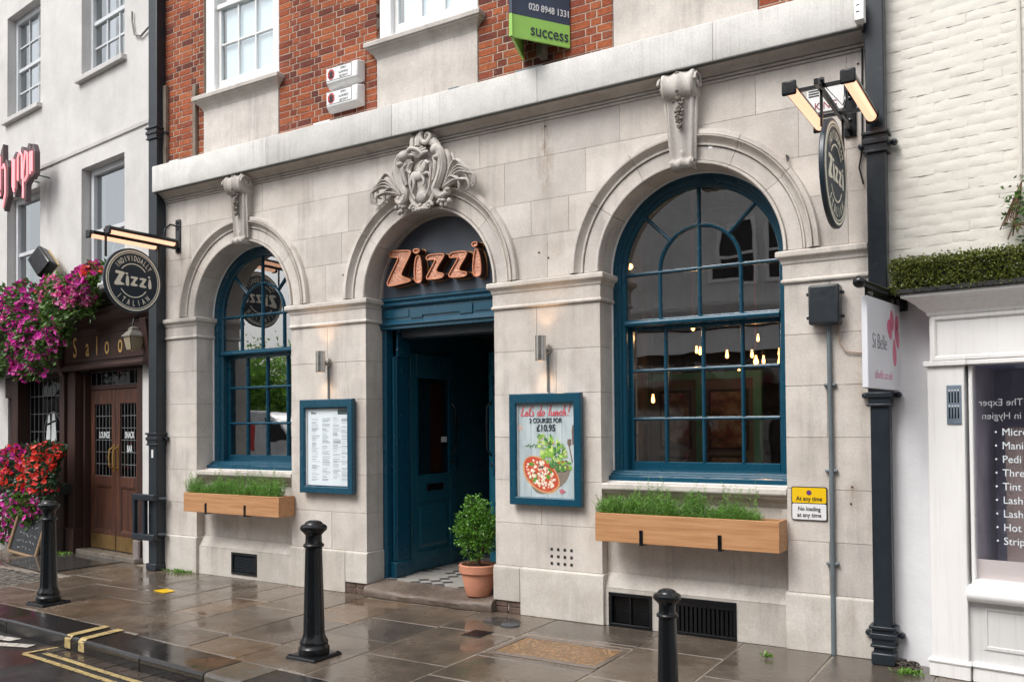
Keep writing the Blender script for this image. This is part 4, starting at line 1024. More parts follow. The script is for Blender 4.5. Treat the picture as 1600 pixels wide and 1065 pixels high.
# brush script line
def brush(strokes, x0, z0, s_, mat, parent, y, wd=.006, slant=.28):
    mb = MB()
    for S_ in strokes:
        P = [Vector((x0 + (u + v * slant) * s_, z0 + v * s_)) for u, v in S_]
        if len(P) > 2:
            Q = []
            E_ = [P[0]] + P + [P[-1]]
            for i in range(1, len(E_) - 2):
                for tt in np.linspace(0, 1, 6, endpoint=False):
                    p0, p1, p2, p3 = E_[i - 1], E_[i], E_[i + 1], E_[i + 2]
                    Q.append(.5 * ((2 * p1) + (p2 - p0) * tt + (2 * p0 - 5 * p1 + 4 * p2 - p3) * tt * tt + (3 * p1 - p0 - 3 * p2 + p3) * tt ** 3))
            P = Q + [P[-1]]
        for i in range(len(P) - 1):
            d_ = (P[i + 1] - P[i])
            if d_.length < 1e-6: continue
            n_ = Vector((-d_.y, d_.x)).normalized() * wd * (.55 + .55 * abs(d_.normalized().y)) / 2; e_ = d_.normalized() * wd * .2
            q = [P[i] + n_ - e_, P[i] - n_ - e_, P[i + 1] - n_ + e_, P[i + 1] + n_ + e_]
            mb.add([(w_.x, y - .00001 * (i % 7), w_.y) for w_ in q], [(0, 1, 2, 3)])
    return mb.build('lettering', mat, parent, norm=False)
loop = lambda u: [(u + .28, .42), (u + .12, .45), (u, .22), (u + .1, 0), (u + .25, .1), (u + .3, .42)]
def word(kind, u):
    return {'L': [[(u + .1, 1.1), (u + .05, .6), (u, .05), (u + .15, .02), (u + .4, .08)]], 'e': [[(u, .2), (u + .25, .28), (u + .2, .45), (u + .05, .35), (u + .02, .1), (u + .2, .0), (u + .35, .15)]],
            't': [[(u + .1, .9), (u + .08, .3), (u + .12, .02), (u + .25, .08)], [(u - .08, .6), (u + .3, .64)]], 'q': [[(u, 1.05), (u - .02, .85)]], 's': [[(u + .25, .42), (u + .08, .40), (u + .1, .25), (u + .22, .12), (u + .05, .0), (u - .05, .06)]],
            'd': [loop(u), [(u + .32, 1.05), (u + .3, .4), (u + .32, .02), (u + .42, .1)]], 'o': [loop(u)[:5] + [(u + .3, .3), (u + .22, .45), (u + .1, .44)]], 'l': [[(u + .12, 1.1), (u + .05, .6), (u + .02, .1), (u + .15, .02)]],
            'u': [[(u, .42), (u, .1), (u + .1, 0), (u + .25, .15), (u + .3, .42)], [(u + .3, .42), (u + .3, .05), (u + .4, .05)]], 'n': [[(u, .42), (u, .0)], [(u, .2), (u + .15, .43), (u + .25, .36), (u + .25, .0), (u + .36, .06)]],
            'c': [[(u + .25, .38), (u + .12, .44), (u, .22), (u + .1, .0), (u + .3, .12)]], 'h': [[(u + .05, 1.05), (u, .0)], [(u, .2), (u + .15, .43), (u + .26, .34), (u + .26, .0), (u + .36, .06)]], '!': [[(u + .05, 1.15), (u + .02, .35)], [(u, .08), (u, .0)]]}[kind]
strokes = []
for chh, u in (('L', 0), ('e', .45), ('t', .85), ('q', 1.22), ('s', 1.25), ('d', 1.95), ('o', 2.45), ('l', 3.3), ('u', 3.6), ('n', 4.1), ('c', 4.55), ('h', 4.95), ('!', 5.55)): strokes += word(chh, u)
brush(strokes, a + .040, c + H_ * .868, .090, REDP, pst, -.0455, .0095, .20)

# ------------------------------------------------------------------ planter boxes with rosemary
def leafcloud(pts, dirs, ln, wd, seed=0, fold=.25):
    g = np.random.default_rng(seed); n = len(pts); d = dirs / (np.linalg.norm(dirs, axis=1, keepdims=True) + 1e-9)
    r_ = g.normal(size=(n, 3)); s_ = np.cross(d, r_); s_ /= np.linalg.norm(s_, axis=1, keepdims=True) + 1e-9; nn = np.cross(s_, d)
    L = (ln * g.uniform(.7, 1.25, n))[:, None]; Wd = (wd * g.uniform(.75, 1.2, n))[:, None]
    v0 = pts; v1 = pts + d * L * .5 + s_ * Wd * .5 + nn * Wd * fold; v2 = pts + d * L; v3 = pts + d * L * .5 - s_ * Wd * .5 + nn * Wd * fold
    V_ = np.stack([v0, v1, v2, v3], 1).reshape(-1, 3); F = np.arange(n * 4).reshape(-1, 4)
    F = np.concatenate([F[:, [0, 1, 2]], F[:, [0, 2, 3]]], 1).reshape(-1, 3)
    return V_, F
def cloud_obj(name, V_, F, mat, parent=None, kind=None):
    me = bpy.data.meshes.new(name); c_ = (V_.min(0) + V_.max(0)) / 2
    me.from_pydata((V_ - c_).tolist(), [], F.tolist()); me.materials.append(mat)
    o = link(name, me, parent, c_)
    if kind: o['kind'] = kind
    return o
def planter(x0, x1, z0, z1, wind, brs, seed):
    y0 = -.255; t = thing('window_box', ((x0 + x1) / 2, y0, z0), 'larch window box under the ' + wind + ' arched window', 'planter', 'larch window boxes')
    zm = (z0 + z1) / 2
    bx('plank', LARCH, t, x0, x1, y0, y0 + .028, z0, z1, bevel=.004, seg=2)
    for xx in (x0, x1 - .028): bx('end_plank', LARCH, t, xx, xx + .028, y0 + .0285, -.014, z0, z1, bevel=.004, seg=2)
    bx('plank', LARCH, t, x0 + .029, x1 - .029, -.042, -.015, z0, z1 - .004); bx('base_board', LARCH, t, x0 + .029, x1 - .029, y0 + .029, -.043, z0 + .004, z0 + .02)
    bx('soil', SOIL, t, x0 + .029, x1 - .029, y0 + .029, -.043, z0 + .05, z1 - .022)
    for xb in brs:
        bk = MB().box(xb - .016, xb + .016, y0 - .008, y0 - .001, z0 - .006, z0 + .115).box(xb - .0155, xb + .0155, y0 - .008, -.002, z0 - .016, z0 - .006)
        bk.build('bracket', IRON, t, bevel=.002)
    g = np.random.default_rng(seed); P, Dd = [], []
    x = x0 + .09
    base = []
    while x < x1 - (.09 if seed == 1 else .13):
        base.append(x); x += g.uniform(.12, .21)
    for bxx in base:
        tall = g.random() < .5; hk = g.uniform(.5, 1.2)
        for k in range(150):
            an = g.uniform(0, 6.28); lean = g.uniform(0, .8) ** 1.3; h = g.uniform(.08, .21) * (1 - .3 * lean) * hk
            if tall and k < 8: h = g.uniform(.20, .33); lean = g.uniform(0, .12)
            p0 = np.array([bxx + g.uniform(-.10, .10), -.15 + g.uniform(-.07, .06), z1 - .03]); dr_ = np.array([math.cos(an) * lean, math.sin(an) * lean * .8, 1.0])
            dr_ /= np.linalg.norm(dr_); m = int(h / .009)
            tt = np.linspace(.1, 1, m)[:, None]; pts_ = p0 + dr_ * tt * h + g.normal(scale=.003, size=(m, 3))
            pts_[:, 1] = np.minimum(pts_[:, 1], -.03)
            an2 = g.uniform(0, 6.28, m); dd = np.stack([np.cos(an2) * .8, np.sin(an2) * .8, np.full(m, .75)], 1); P.append(pts_); Dd.append(dd)
    P = np.concatenate(P); Dd = np.concatenate(Dd); V_, F = leafcloud(P, Dd, .027, .0058, seed)
    o = cloud_obj('rosemary', V_, F, ROSE, None, 'stuff'); tag(o, 'bright green rosemary growing in the box under the ' + wind + ' arched window', 'herbs')
planter(-8.96, -7.335, .79, 1.018, 'left', (-8.556, -7.883), 1); planter(-3.432, -1.843, .785, 1.03, 'right', (-3.0, -2.318), 2)

# ------------------------------------------------------------------ potted box shrub at the door
px, py, pz = -4.905, .10, .115
t = thing('flower_pot', (px, py, pz), 'terracotta pot standing on the door step', 'plant pot')
MB().lathe([(.0, .0), (.122, .0), (.128, .01), (.170, .215), (.168, .22), (.185, .222), (.193, .230), (.196, .30), (.190, .308), (.172, .308), (.165, .27), (.0, .265)], (px, py, pz), 40).build('pot_body', TERRA, t, smooth=True, ang=35)
MB().lathe([(.0, 0), (.163, 0), (.163, -.01), (.0, -.01)], (px, py, pz + .281), 24).build('soil', SOIL, t)
t = thing('box_shrub', (px, py, pz + .27), 'leafy green box shrub growing in the terracotta pot', 'shrub')
tr_ = MB(); gS = np.random.default_rng(5); tips = []
tr_.tube([(px, py, pz + .27), (px + .005, py, pz + .36), (px - .03, py, pz + .44), (px - .045, py - .01, pz + .52)], [.022, .017, .013, .010], 8)
tr_.tube([(px + .005, py, pz + .36), (px + .05, py + .02, pz + .46), (px + .09, py, pz + .56)], [.015, .010, .006], 6)
P, Dd = [], []
cc = np.array([px - .01, py, pz + .64])
for k in range(210):
    u = gS.normal(size=3); u /= np.linalg.norm(u); rad = gS.uniform(.10, 1.0) ** .5
    q = cc + u * np.array([.225, .21, .31]) * rad * (1 + .14 * math.sin(5 * u[0] + 3 * u[2]) + (.12 if k % 9 == 0 else 0)) * (1.0 if u[2] > -.2 else .88)
    if q[2] < pz + .36: continue
    if k % 5 == 0: tr_.tube([tuple(cc - np.array([0, 0, .12])), tuple((cc + q) / 2 + gS.normal(scale=.01, size=3)), tuple(q)], [.006, .004, .002], 4)
    for m in range(26):
        dd = u * .6 + gS.normal(size=3) * .7 + np.array([0, 0, .3]); P.append(q + gS.normal(scale=.020, size=3)); Dd.append(dd)
tr_.build('trunk', BARK, t, smooth=True)
V_, F = leafcloud(np.array(P), np.array(Dd), .031, .019, 5); cloud_obj('foliage', V_, F, LEAF, t, 'stuff')

# ------------------------------------------------------------------ plates, boxes, pipes on the wall
t = thing('parking_sign', (-1.67, 0, 1.03), 'yellow and white no loading sign on the right pier', 'sign')
def rrect(x0, x1, z0, z1, r, n=4):
    P = []
    for cx, cz, a0 in ((x1 - r, z1 - r, 0), (x0 + r, z1 - r, 90), (x0 + r, z0 + r, 180), (x1 - r, z0 + r, 270)):
        P += [(cx + r * math.cos(R(a0 + 90 * k / n)), cz + r * math.sin(R(a0 + 90 * k / n))) for k in range(n + 1)]
    return P
MB().extr(rrect(-1.81, -1.535, 1.027, 1.292, .018), 'y', -.012, -.002).build('plate', BLACK, t)
YEL = simple('traffic_yellow', (.78, .50, .005), .4, var=.03, bump=0); SW = simple('sign_white', (.72, .72, .73), .4, var=.03, bump=0)
MB().extr(rrect(-1.803, -1.542, 1.165, 1.285, .012), 'y', -.0135, -.012).build('yellow_panel', YEL, t)
MB().extr(rrect(-1.803, -1.542, 1.034, 1.158, .012), 'y', -.0135, -.012).build('white_panel', SW, t)
MB().lathe([(.0, 0), (.020, 0), (.020, -.001), (.0, -.001)], (-1.672, -.0136, 1.246), 20, 'y').build('roundel', simple('dark_red_ring', (.20, .05, .03), .4, bump=0), t); MB().lathe([(.0, 0), (.0145, 0), (.0145, -.001), (.0, -.001)], (-1.672, -.0148, 1.246), 20, 'y').build('roundel', simple('purple_disc', (.09, .04, .28), .4, bump=0), t)
text('lettering', 'At any time', .048, FAC, (-1.672, -.0145, 1.183), BLACK, t, .88, bold=.0006); text('lettering', 'No loading', .046, FAC, (-1.672, -.0145, 1.104), BLACK, t, .84, bold=.0006); text('lettering', 'at any time', .046, FAC, (-1.672, -.0145, 1.055), BLACK, t, .9, bold=.0006)
t = thing('junction_box', (-1.515, 0, 2.55), 'dark grey electrical junction box on the right pier', 'electrical box')
bx('case', GRAPH, t, -1.632, -1.40, -.13, -.012, 2.555, 2.862, bevel=.018, seg=3); bx('back_plate', GRAPH, t, -1.626, -1.406, -.012, -.001, 2.562, 2.855)
for x in (-1.64, -1.392):
    for z in (2.615, 2.80): bx('lug', GRAPH, t, x - .018, x + .018, -.075, -.05, z - .012, z + .012, bevel=.004)
t = thing('conduit_pipe', (-1.497, 0, 0), 'thin grey conduit running down the right pier from the junction box', 'pipe')
MB().tube([(-1.50, -.03, 2.56), (-1.495, -.03, 1.6), (-1.498, -.03, .0)], .019, 12).build('pipe', GALV, t, smooth=True)
for z in (2.09, 1.422, .703): bx('saddle', GALV, t, -1.545, -1.45, -.035, -.001, z - .012, z + .012, bevel=.008, seg=2); 
tag(MB().tube([(-1.43, -.02, 2.56), (-1.425, -.02, 2.42), (-1.38, -.02, 2.345), (-1.28, -.02, 2.33), (-1.21, -.02, 2.335)], .007, 6).build('loose_cable', simple('beige_cable', (.40, .30, .24), .7)), 'loose beige cable from the junction box to the pipe', 'cable')
tag(MB().tube([(-1.225, -.015, 4.70), (-1.232, -.012, 4.3), (-1.235, -.015, 3.9), (-1.26, -.02, 3.75), (-1.23, -.02, 3.62)], .007, 6).build('black_cable', BLACK), 'thin black cable beside the right drainpipe', 'cable')
def hopper_pipe(x0, x1, y0, y1, z1, cols, label, zb=0.0):
    t = thing('drainpipe', ((x0 + x1) / 2, y1, 0), label, 'drainpipe', 'rectangular cast iron drainpipes')
    bx('pipe', PIPE, t, x0, x1, y0, y1, zb, z1, bevel=.010, seg=2)
    for z in cols:
        c_ = MB()
        for e, a0, a1 in ((.012, -.075, .075), (.030, .050, .075), (.026, -.02, .02), (.022, -.085, -.065)): c_.box(x0 - e, x1 + e, y0 - e, y1 + .001, z + a0, z + a1)
        c_.build('collar', PIPE, t, bevel=.006, seg=2)
        for xx in (x0 - .05, x1 + .05): MB().lathe([(.0, 0), (.022, 0), (.026, -.02), (.02, -.05), (.0, -.055)], (xx, y1, z), 10, 'y').build('ear', PIPE, t, smooth=True)
    bx('shoe', PIPE, t, x0 - .015, x1 + .015, y0 - .03, y1, zb, zb + .09, bevel=.012, seg=2)
    return t
dp = hopper_pipe(-1.19, -1.055, -.13, -.015, 8.0, (3.90, 2.0, .21), 'dark rectangular drainpipe between the restaurant and the cream shop')
dq = hopper_pipe(-9.80, -9.63, -.14, -.005, 8.0, (5.55, 1.66), 'dark rectangular drainpipe between the pub and the restaurant')
# pipe guard on the left pipe
for z in (.92, .42): MB().box(-10.05, -9.60, -.21, -.145, z - .04, z + .04).build('guard_bar', PIPE, dq, bevel=.01, seg=2)
for x in (-10.04, -9.84): bx('guard_post', PIPE, dq, x, x + .05, -.208, -.148, .40, .94, bevel=.008)
MB().tube([(-9.63, -.12, .9), (-9.56, -.06, .9)], .03, 8).build('guard_lug', PIPE, dq); MB().tube([(-9.63, -.12, .45), (-9.56, -.06, .45)], .03, 8).build('guard_lug', PIPE, dq)
bx('sticker', SW, dq, -9.735, -9.70, -.1425, -.1405, 1.42, 1.52)

# ------------------------------------------------------------------ alarm boxes and agent's board on the brick
for i, z in enumerate((5.25, 5.51)):
    t = thing('alarm_box', (-6.51, 0, z), ('lower' if i == 0 else 'upper') + ' of two white alarm boxes on the brickwork', 'alarm box', 'stacked alarm boxes')
    MB().loft([[(-6.74 - e, y, z + f0), (-6.27 + e, y, z + f0), (-6.27 + e, y, z + .205 + f1), (-6.74 - e, y, z + .205 + f1)] for y, e, f0, f1 in ((-.008, .012, -.012, .01), (-.04, .012, -.012, .01), (-.115, -.012, .03, -.005))]).build('case', WHITE, t, bevel=.01, seg=2)
    F2 = Matrix.Translation((0, 0, 0))
    yy = -.117
    MB().extr([(-6.655 + .052 * math.cos(R(22.5 + 45 * k)), z + .118 + .060 * math.sin(R(22.5 + 45 * k))) for k in range(8)], 'y', yy, yy + .003).build('badge', simple('red_badge', (.45, .03, .05), .5, bump=0), t)
    MB().ell((-6.655, yy, z + .128), (.028, .003, .03), 10, 6).build('badge_mark', BLACK, t); bx('badge_mark', BLACK, t, -6.685, -6.625, yy - .001, yy + .002, z + .078, z + .10)
    fr_ = MB()
    for q in ((-6.715, -6.36, .19, .194), (-6.715, -6.36, .05, .054), (-6.362, -6.358, .05, .194)): fr_.box(q[0], q[1], yy - .0005, yy + .002, z + q[2], z + q[3])
    fr_.build('printed_border', BLACK, t)
    for k, s_ in enumerate(('SIMPLY', 'ALARMING', 'SECURITY')): text('lettering', s_, .036, FAC, (-6.475, yy - .0015, z + .150 - k * .043), INK, t, .78, bold=-.0006)
    MB().lathe([(.0, 0), (.008, 0), (.008, -.004), (.0, -.005)], (-6.30, -.112, z + .09), 8, 'y').build('screw', STEEL, t)
t = thing('agent_board', (-4.1, -.2, 5.27), 'navy and lime estate agent board projecting from the brickwork', 'sign')
ap, rw, lw = Vector((-4.09, -.535)), Vector((-3.76, -.02)), Vector((-4.274, -.02))
LIME = simple('lime_green', (.33, .62, .12), .5, var=.05, bump=0); BN = simple('board_navy', (.035, .05, .09), .45, var=.12, vs=6, bump=0)
def panel(p, q, th, z0, z1, mat, nm, off=0):
    d_ = (q - p).normalized(); n_ = Vector((d_.y, -d_.x)); a_, b_ = p + n_ * off, q + n_ * off
    MB().loft([[(a_.x, a_.y, z), (b_.x, b_.y, z), (b_.x - n_.x * th, b_.y - n_.y * th, z), (a_.x - n_.x * th, a_.y - n_.y * th, z)] for z in (z0, z1)]).build(nm, mat, t)
panel(ap, rw, .02, 5.27, 5.475, LIME, 'lime_panel'); panel(ap, rw, .02, 5.476, 6.3, BN, 'navy_panel')
panel(lw, ap, .02, 5.27, 5.475, LIME, 'lime_panel'); panel(lw, ap, .02, 5.476, 6.3, BN, 'navy_panel')
bx('post', OLDW, t, -4.06, -4.0, -.12, -.01, 5.22, 6.3)
d_ = (rw - ap).normalized(); n_ = Vector((d_.y, -d_.x)); MT = Matrix(((d_.x, 0, n_.x, 0), (d_.y, 0, n_.y, 0), (0, 1, 0, 0), (0, 0, 0, 1)))
mid = ap + d_ * .40 + n_ * .003
text('lettering', 'success', .155, MT, (mid.x, mid.y, 5.315), INKN, t, .85, bold=.001); mid2 = ap + d_ * .40 + n_ * .003
text('lettering', '020 8948 1331', .088, MT, (mid2.x, mid2.y, 5.545), SW, t, .80, bold=.0012)
# ------------------------------------------------------------------ pub on the left (its front turns away by seven degrees)
TH = R(7)
MP = Matrix.Translation((-9.8, .1, 0)) @ Matrix.Rotation(-TH, 4, 'Z')
pw = lambda s, o, z: MP @ Vector((s, o, z))
pub = thing('public_house', pw(-3, 0, 0), 'white painted pub with dark timber ground floor at the left', 'building')
PO = [(-4.97, -3.705, 6.93, 8.62), (-2.33, -1.05, 6.96, 8.62), (-4.955, -3.70, 3.85, 5.60), (-2.30, -1.04, 3.85, 5.60)]
# wall built in strips round the openings
def strip(x0, x1, z0, z1): bx('wall', PUBW, pub, x0, x1, 0, .30, z0, z1, MP)
strip(-8.0, -4.96, 3.2, 9.5); strip(-3.703, -2.315, 3.2, 9.5); strip(-1.045, .02, 3.2, 9.5)
for x0, x1 in ((-4.96, -3.703), (-2.315, -1.045)): strip(x0, x1, 3.2, 3.85); strip(x0, x1, 5.60, 6.93); strip(x0, x1, 8.62, 9.5)
strip(-.56, .02, 0, 3.2)
MB(MP).extr([(.001, 5.84), (-.022, 5.85), (-.028, 5.895), (.001, 5.915)], 'x', -8, .02).build('string_course', PUBW, pub)
PGL = glass_mat('pub_glass', (.8, .82, .82), .14, .04)
PALEP = simple('pale_grey_sheet', (.62, .64, .66), .8, var=.1, bump=0); ROOM = simple('dim_room', (.05, .045, .045), .9)
SASHP = paint('pub_sash_paint', (.60, .62, .64), .35, .05)
for i, (a, b, z0, z1) in enumerate(PO):
    if i < 2: z0 -= .0
    wf = MB(MP); wf.box(a + .012, a + .09, .13, .24, z0, z1).box(b - .09, b - .012, .13, .24, z0, z1).box(a + .09, b - .09, .13, .24, z1 - .09, z1).box(a + .09, b - .09, .13, .24, z0, z0 + .08)
    win = wf.build('sash_window', SASHP, pub, bevel=.004)
    zm = (z0 + z1) / 2 - (.02 if i < 2 else .05)
    MB(MP).box(a + .09, b - .09, .15, .22, zm - .03, zm + .03).build('meeting_rail', SASHP, win, bevel=.004)
    if i < 2:
        for q in (1, 2): MB(MP).box(a + .09 + (b - a - .18) * q / 3 - .012, a + .09 + (b - a - .18) * q / 3 + .012, .165, .205, z0 + .08, z1 - .09).build('glazing_bar', SASHP, win)
        for zz in ((z0 + .08 + zm) / 2, (zm + z1 - .09) / 2): MB(MP).box(a + .09, b - .09, .1655, .2045, zz - .012, zz + .012).build('glazing_bar', SASHP, win)
        MB(MP).box(a + .45, b - .1, .30, .31, z0 + .1, z1 - .1).build('pale_sheet', PALEP, win)  # pale grey sheet behind part of the glass
    for zz0, zz1 in ((z0 + .08, zm - .03), (zm + .03, z1 - .09)): MB(MP).box(a + .09, b - .09, .183, .187, zz0, zz1).build('pane', PGL, win)
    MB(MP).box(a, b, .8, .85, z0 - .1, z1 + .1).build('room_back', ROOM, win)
    MB(MP).extr([(.14, z0 - .10), (-.075, z0 - .10), (-.08, z0 - .03), (.14, z0 + .004)], 'x', a - .06, b + .06).build('window_sill', PUBW, win, bevel=.008, seg=2)
# timber ground floor
D_ = MAHOG
fas = MB(MP).box(-8, -.02, -.13, .30, 2.68, 3.2).build('fascia_board', D_, pub)
MB(MP).extr([(.0, 3.2), (-.13, 3.2), (-.15, 3.24), (-.20, 3.27), (-.27, 3.33), (-.28, 3.38), (-.31, 3.39), (-.31, 3.43), (.0, 3.50)], 'x', -8, .0).build('cornice', D_, pub, bevel=.003)
MB(MP).extr([(-.13, 2.62), (-.17, 2.63), (-.18, 2.66), (-.15, 2.70), (-.131, 2.70)], 'x', -8, -.02).build('fascia_moulding', D_, pub)
for x0, x1 in ((-2.52, -.10), (-7.5, -2.75)): MB(MP).loft([[(x0 + e, o, 2.745 + e), (x1 - e, o, 2.745 + e), (x1 - e, o, 3.13 - e), (x0 + e, o, 3.13 - e)] for e, o in ((0, -.131), (.0, -.148), (.022, -.148), (.03, -.134))]).build('fascia_frame', D_, pub)
for x0, x1, o0 in ((-2.80, -2.72, -.10), (-2.70, -2.56, -.14), (-2.54, -2.45, -.10), (-2.43, -2.24, -.13), (-.70, -.57, .0), (-4.42, -4.20, -.13), (-2.22, -2.17, -.02), (-.75, -.705, .02)):
    bx('post', D_, pub, x0, x1, o0, .2, .0, 2.62, MP, bevel=.008, seg=2)
for x0, x1 in ((-2.74, -2.53), (-2.45, -2.22), (-.71, -.56)): bx('post_base', D_, pub, x0, x1, -.165 if x0 < -1 else -.02, .0, .0, .36, MP, bevel=.012, seg=2)
bx('post_base', simple('worn_stone_block', (.20, .17, .16), .8), pub, -.715, -.565, -.06, -.021, .0, .30, MP, bevel=.01)
# console bracket at the fascia end
for s in (-2.62, -.08): MB(MP).extr([(-.13, 2.55), (-.16, 2.58), (-.20, 2.7), (-.25, 3.1), (-.27, 3.2), (-.13, 3.2)], 'x', s - .07, s + .07).build('bracket', D_, pub, bevel=.006)
LEADM = simple('lead_came', (.20, .21, .22), .5, .6)
DGL = glass_mat('dark_leaded_glass', (.35, .37, .38), .06, .15)
def leaded(name, s0, s1, z0, z1, o, nx, nz, par, skip=False):
    g = MB(MP).box(s0, s1, o, o + .004, z0, z1).build(name, DGL, par)
    for i in range(nx + 1):
        s = s0 + (s1 - s0) * i / nx; MB(MP).box(s - .005, s + .005, o - .004, o + .008, z0, z1).build('lead_came', LEADM, g)
    for i in range(nz + 1):
        z = z0 + (z1 - z0) * i / nz; MB(MP).box(s0, s1, o - .0035, o + .0075, z - .005, z + .005).build('lead_came', LEADM, g)
    return g
lw_ = leaded('leaded_window', -4.18, -2.81, 1.2, 2.58, .06, 9, 5, pub)
bx('window_head', D_, pub, -4.2, -2.80, -.02, .2, 2.575, 2.68, MP); bx('stall_riser', D_, pub, -4.2, -2.80, -.08, .2, .0, 1.2, MP, bevel=.01)
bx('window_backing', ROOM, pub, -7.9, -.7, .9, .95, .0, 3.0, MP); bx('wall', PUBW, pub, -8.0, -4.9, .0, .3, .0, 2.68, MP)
bx('side_door', D_, pub, -4.86, -4.44, .02, .1, .05, 2.3, MP, bevel=.006); bx('door_head', D_, pub, -4.88, -4.42, -.05, .2, 2.3, 2.68, MP)
# etched ship roundel on the leaded glass
SHP = simple('etched_white', (.55, .58, .58), .6, var=.1, bump=0)
E2 = MB(MP); E2.loft([[(-3.37 + .30 * k * math.cos(a), .0525, 1.72 + .34 * k * math.sin(a)) for a in np.linspace(0, 2 * math.pi, 40, endpoint=False)] for k in (1, .95)], cap=False); E2.build('roundel_line', LEADM, lw_)
for P in ([(-3.60, 1.62), (-3.44, 1.60), (-3.46, 1.86), (-3.56, 1.84)], [(-3.42, 1.60), (-3.24, 1.62), (-3.27, 1.90), (-3.40, 1.88)], [(-3.55, 1.88), (-3.46, 1.89), (-3.47, 2.01), (-3.52, 2.0)], [(-3.39, 1.91), (-3.28, 1.93), (-3.30, 2.02), (-3.38, 2.03)]):
    MB(MP).extr(P, 'y', .051, .0535).build('sail', SHP, lw_)
MB(MP).extr([(-3.64, 1.56), (-3.60, 1.47), (-3.24, 1.47), (-3.16, 1.58), (-3.3, 1.54), (-3.5, 1.54)], 'y', .051, .0535).build('hull', LEADM, lw_)
# saloon doors
def pdoor(s0, s1, wordz):
    o = .07; L = MB(MP); st_ = .115
    L.box(s0, s0 + st_, o, o + .05, .08, 2.34).box(s1 - st_, s1, o, o + .05, .08, 2.34)
    for z0, z1 in ((.08, .34), (.98, 1.12), (2.14, 2.34)): L.box(s0 + st_, s1 - st_, o + .0005, o + .0495, z0, z1)
    d = L.build('door', MAHOGD, pub, bevel=.004)
    MB(MP).box(s0 + st_, s1 - st_, o + .02, o + .04, .34, .98).build('door_panel', MAHOGD, d)
    MB(MP).loft([[(s0 + st_ + e, o + y, .34 + e), (s1 - st_ - e, o + y, .34 + e), (s1 - st_ - e, o + y, .98 - e), (s0 + st_ + e, o + y, .98 - e)] for e, y in ((0, .005), (.02, .008), (.03, .021))], cap=False).build('panel_moulding', MAHOGD, d)
    leaded('leaded_pane', s0 + st_, s1 - st_, 1.12, 2.14, o + .025, 5, 6, d)
    MB(MP).box(s0 + .01, s1 - .01, o - .003, o - .0005, .09, .29).build('kick_plate', BRASSD, d)
    for w_, z in wordz:
        vs, fs = tmesh(w_, .125, .62, 'CENTER', .001, .003); mb = MB(MP @ Matrix.Translation(((s0 + s1) / 2 + .01, o + .019, z)) @ FAC); mb.add(vs, fs); mb.build('lettering', SHP, d, norm=False)
    return d
d1 = pdoor(-2.17, -1.435, [('LOUNGE', 1.66)]); d2 = pdoor(-1.425, -.75, [('SNACK', 1.66), ('BAR', 1.47)])
for d, s in ((d1, -1.475), (d2, -1.36)):
    MB(MP).box(s - .025, s + .025, .062, .07, 1.18, 1.57).build('handle_plate', BRASS, d, bevel=.003)
    MB(MP).tube([(s, .062, 1.23), (s, .005, 1.26), (s - .012, .0, 1.38), (s, .005, 1.50), (s, .062, 1.53)], .013, 8).build('pull_handle', BRASS, d, smooth=True)
bx('door_transom', D_, pub, -2.17, -.75, .06, .2, 2.345, 2.41, MP, bevel=.008); leaded('transom_light', -2.17, -.75, 2.41, 2.60, .08, 9, 1, pub); bx('door_head', D_, pub, -2.2, -.7, .06, .2, 2.60, 2.68, MP)
bx('threshold', simple('wet_threshold_stone', (.16, .14, .12), .3), pub, -2.25, -.55, -.12, .2, .0, .07, MP, bevel=.01)
# gilded saloon lettering
GILT = simple('gilt_lettering', (.62, .40, .12), .45, .3, .2, bump=0)
for ch_, s, sz in (('S', -2.22, .40), ('a', -1.84, .36), ('l', -1.56, .36), ('o', -1.27, .36), ('o', -.90, .36), ('n', -.55, .36)):
    vs, fs = tmesh(ch_, sz * 1.05, .66, 'CENTER', .002, .0); mb = MB(MP @ Matrix.Translation((s, -.134, 2.82)) @ FAC); mb.add(vs, fs); mb.build('lettering', GILT, fas, norm=False)

# lantern, conduit clutter
t = thing('wall_lantern', pw(-.25, -.3, 2.76), 'old square glass lantern at the pub fascia end', 'lantern')
LG = simple('dirty_lantern_glass', (.30, .25, .17), .3)
for k in (0,):
    MB(MP).loft([[(-.22 - r_, -.30 - r_, z), (-.22 + r_, -.30 - r_, z), (-.22 + r_, -.30 + r_, z), (-.22 - r_, -.30 + r_, z)] for r_, z in ((.065, 2.80), (.095, 2.97))]).build('lantern_glass', LG, t)
    MB(MP).loft([[(-.22 - r_, -.30 - r_, z), (-.22 + r_, -.30 - r_, z), (-.22 + r_, -.30 + r_, z), (-.22 - r_, -.30 + r_, z)] for r_, z in ((.108, 2.97), (.10, 2.99), (.05, 3.05), (.045, 3.08), (.02, 3.10))]).build('lantern_roof', simple('lead_grey', (.16, .15, .13), .6), t)
for sx, sy in ((-1, -1), (1, -1), (1, 1), (-1, 1)): MB(MP).tube([(-.22 + sx * .066, -.30 + sy * .066, 2.80), (-.22 + sx * .096, -.30 + sy * .096, 2.97)], .006, 5).build('lantern_bar', IRON, t)
MB(MP).tube([(-.25, -.30, 3.12), (-.25, -.28, 3.2), (-.3, -.2, 3.24), (-.32, -.13, 3.2)], .012, 6).build('lantern_arm', IRON, t, smooth=True)
t = thing('cable_box', pw(-.14, -.14, 2.4), 'grey junction boxes and cables on the white strip beside the pub door', 'electrical box')
bx('box', GALV, t, -.24, -.04, -.08, -.002, 2.68, 2.80, MP, bevel=.006); bx('box', BLACK, t, -.20, -.02, -.07, -.002, 2.42, 2.58, MP, bevel=.006)
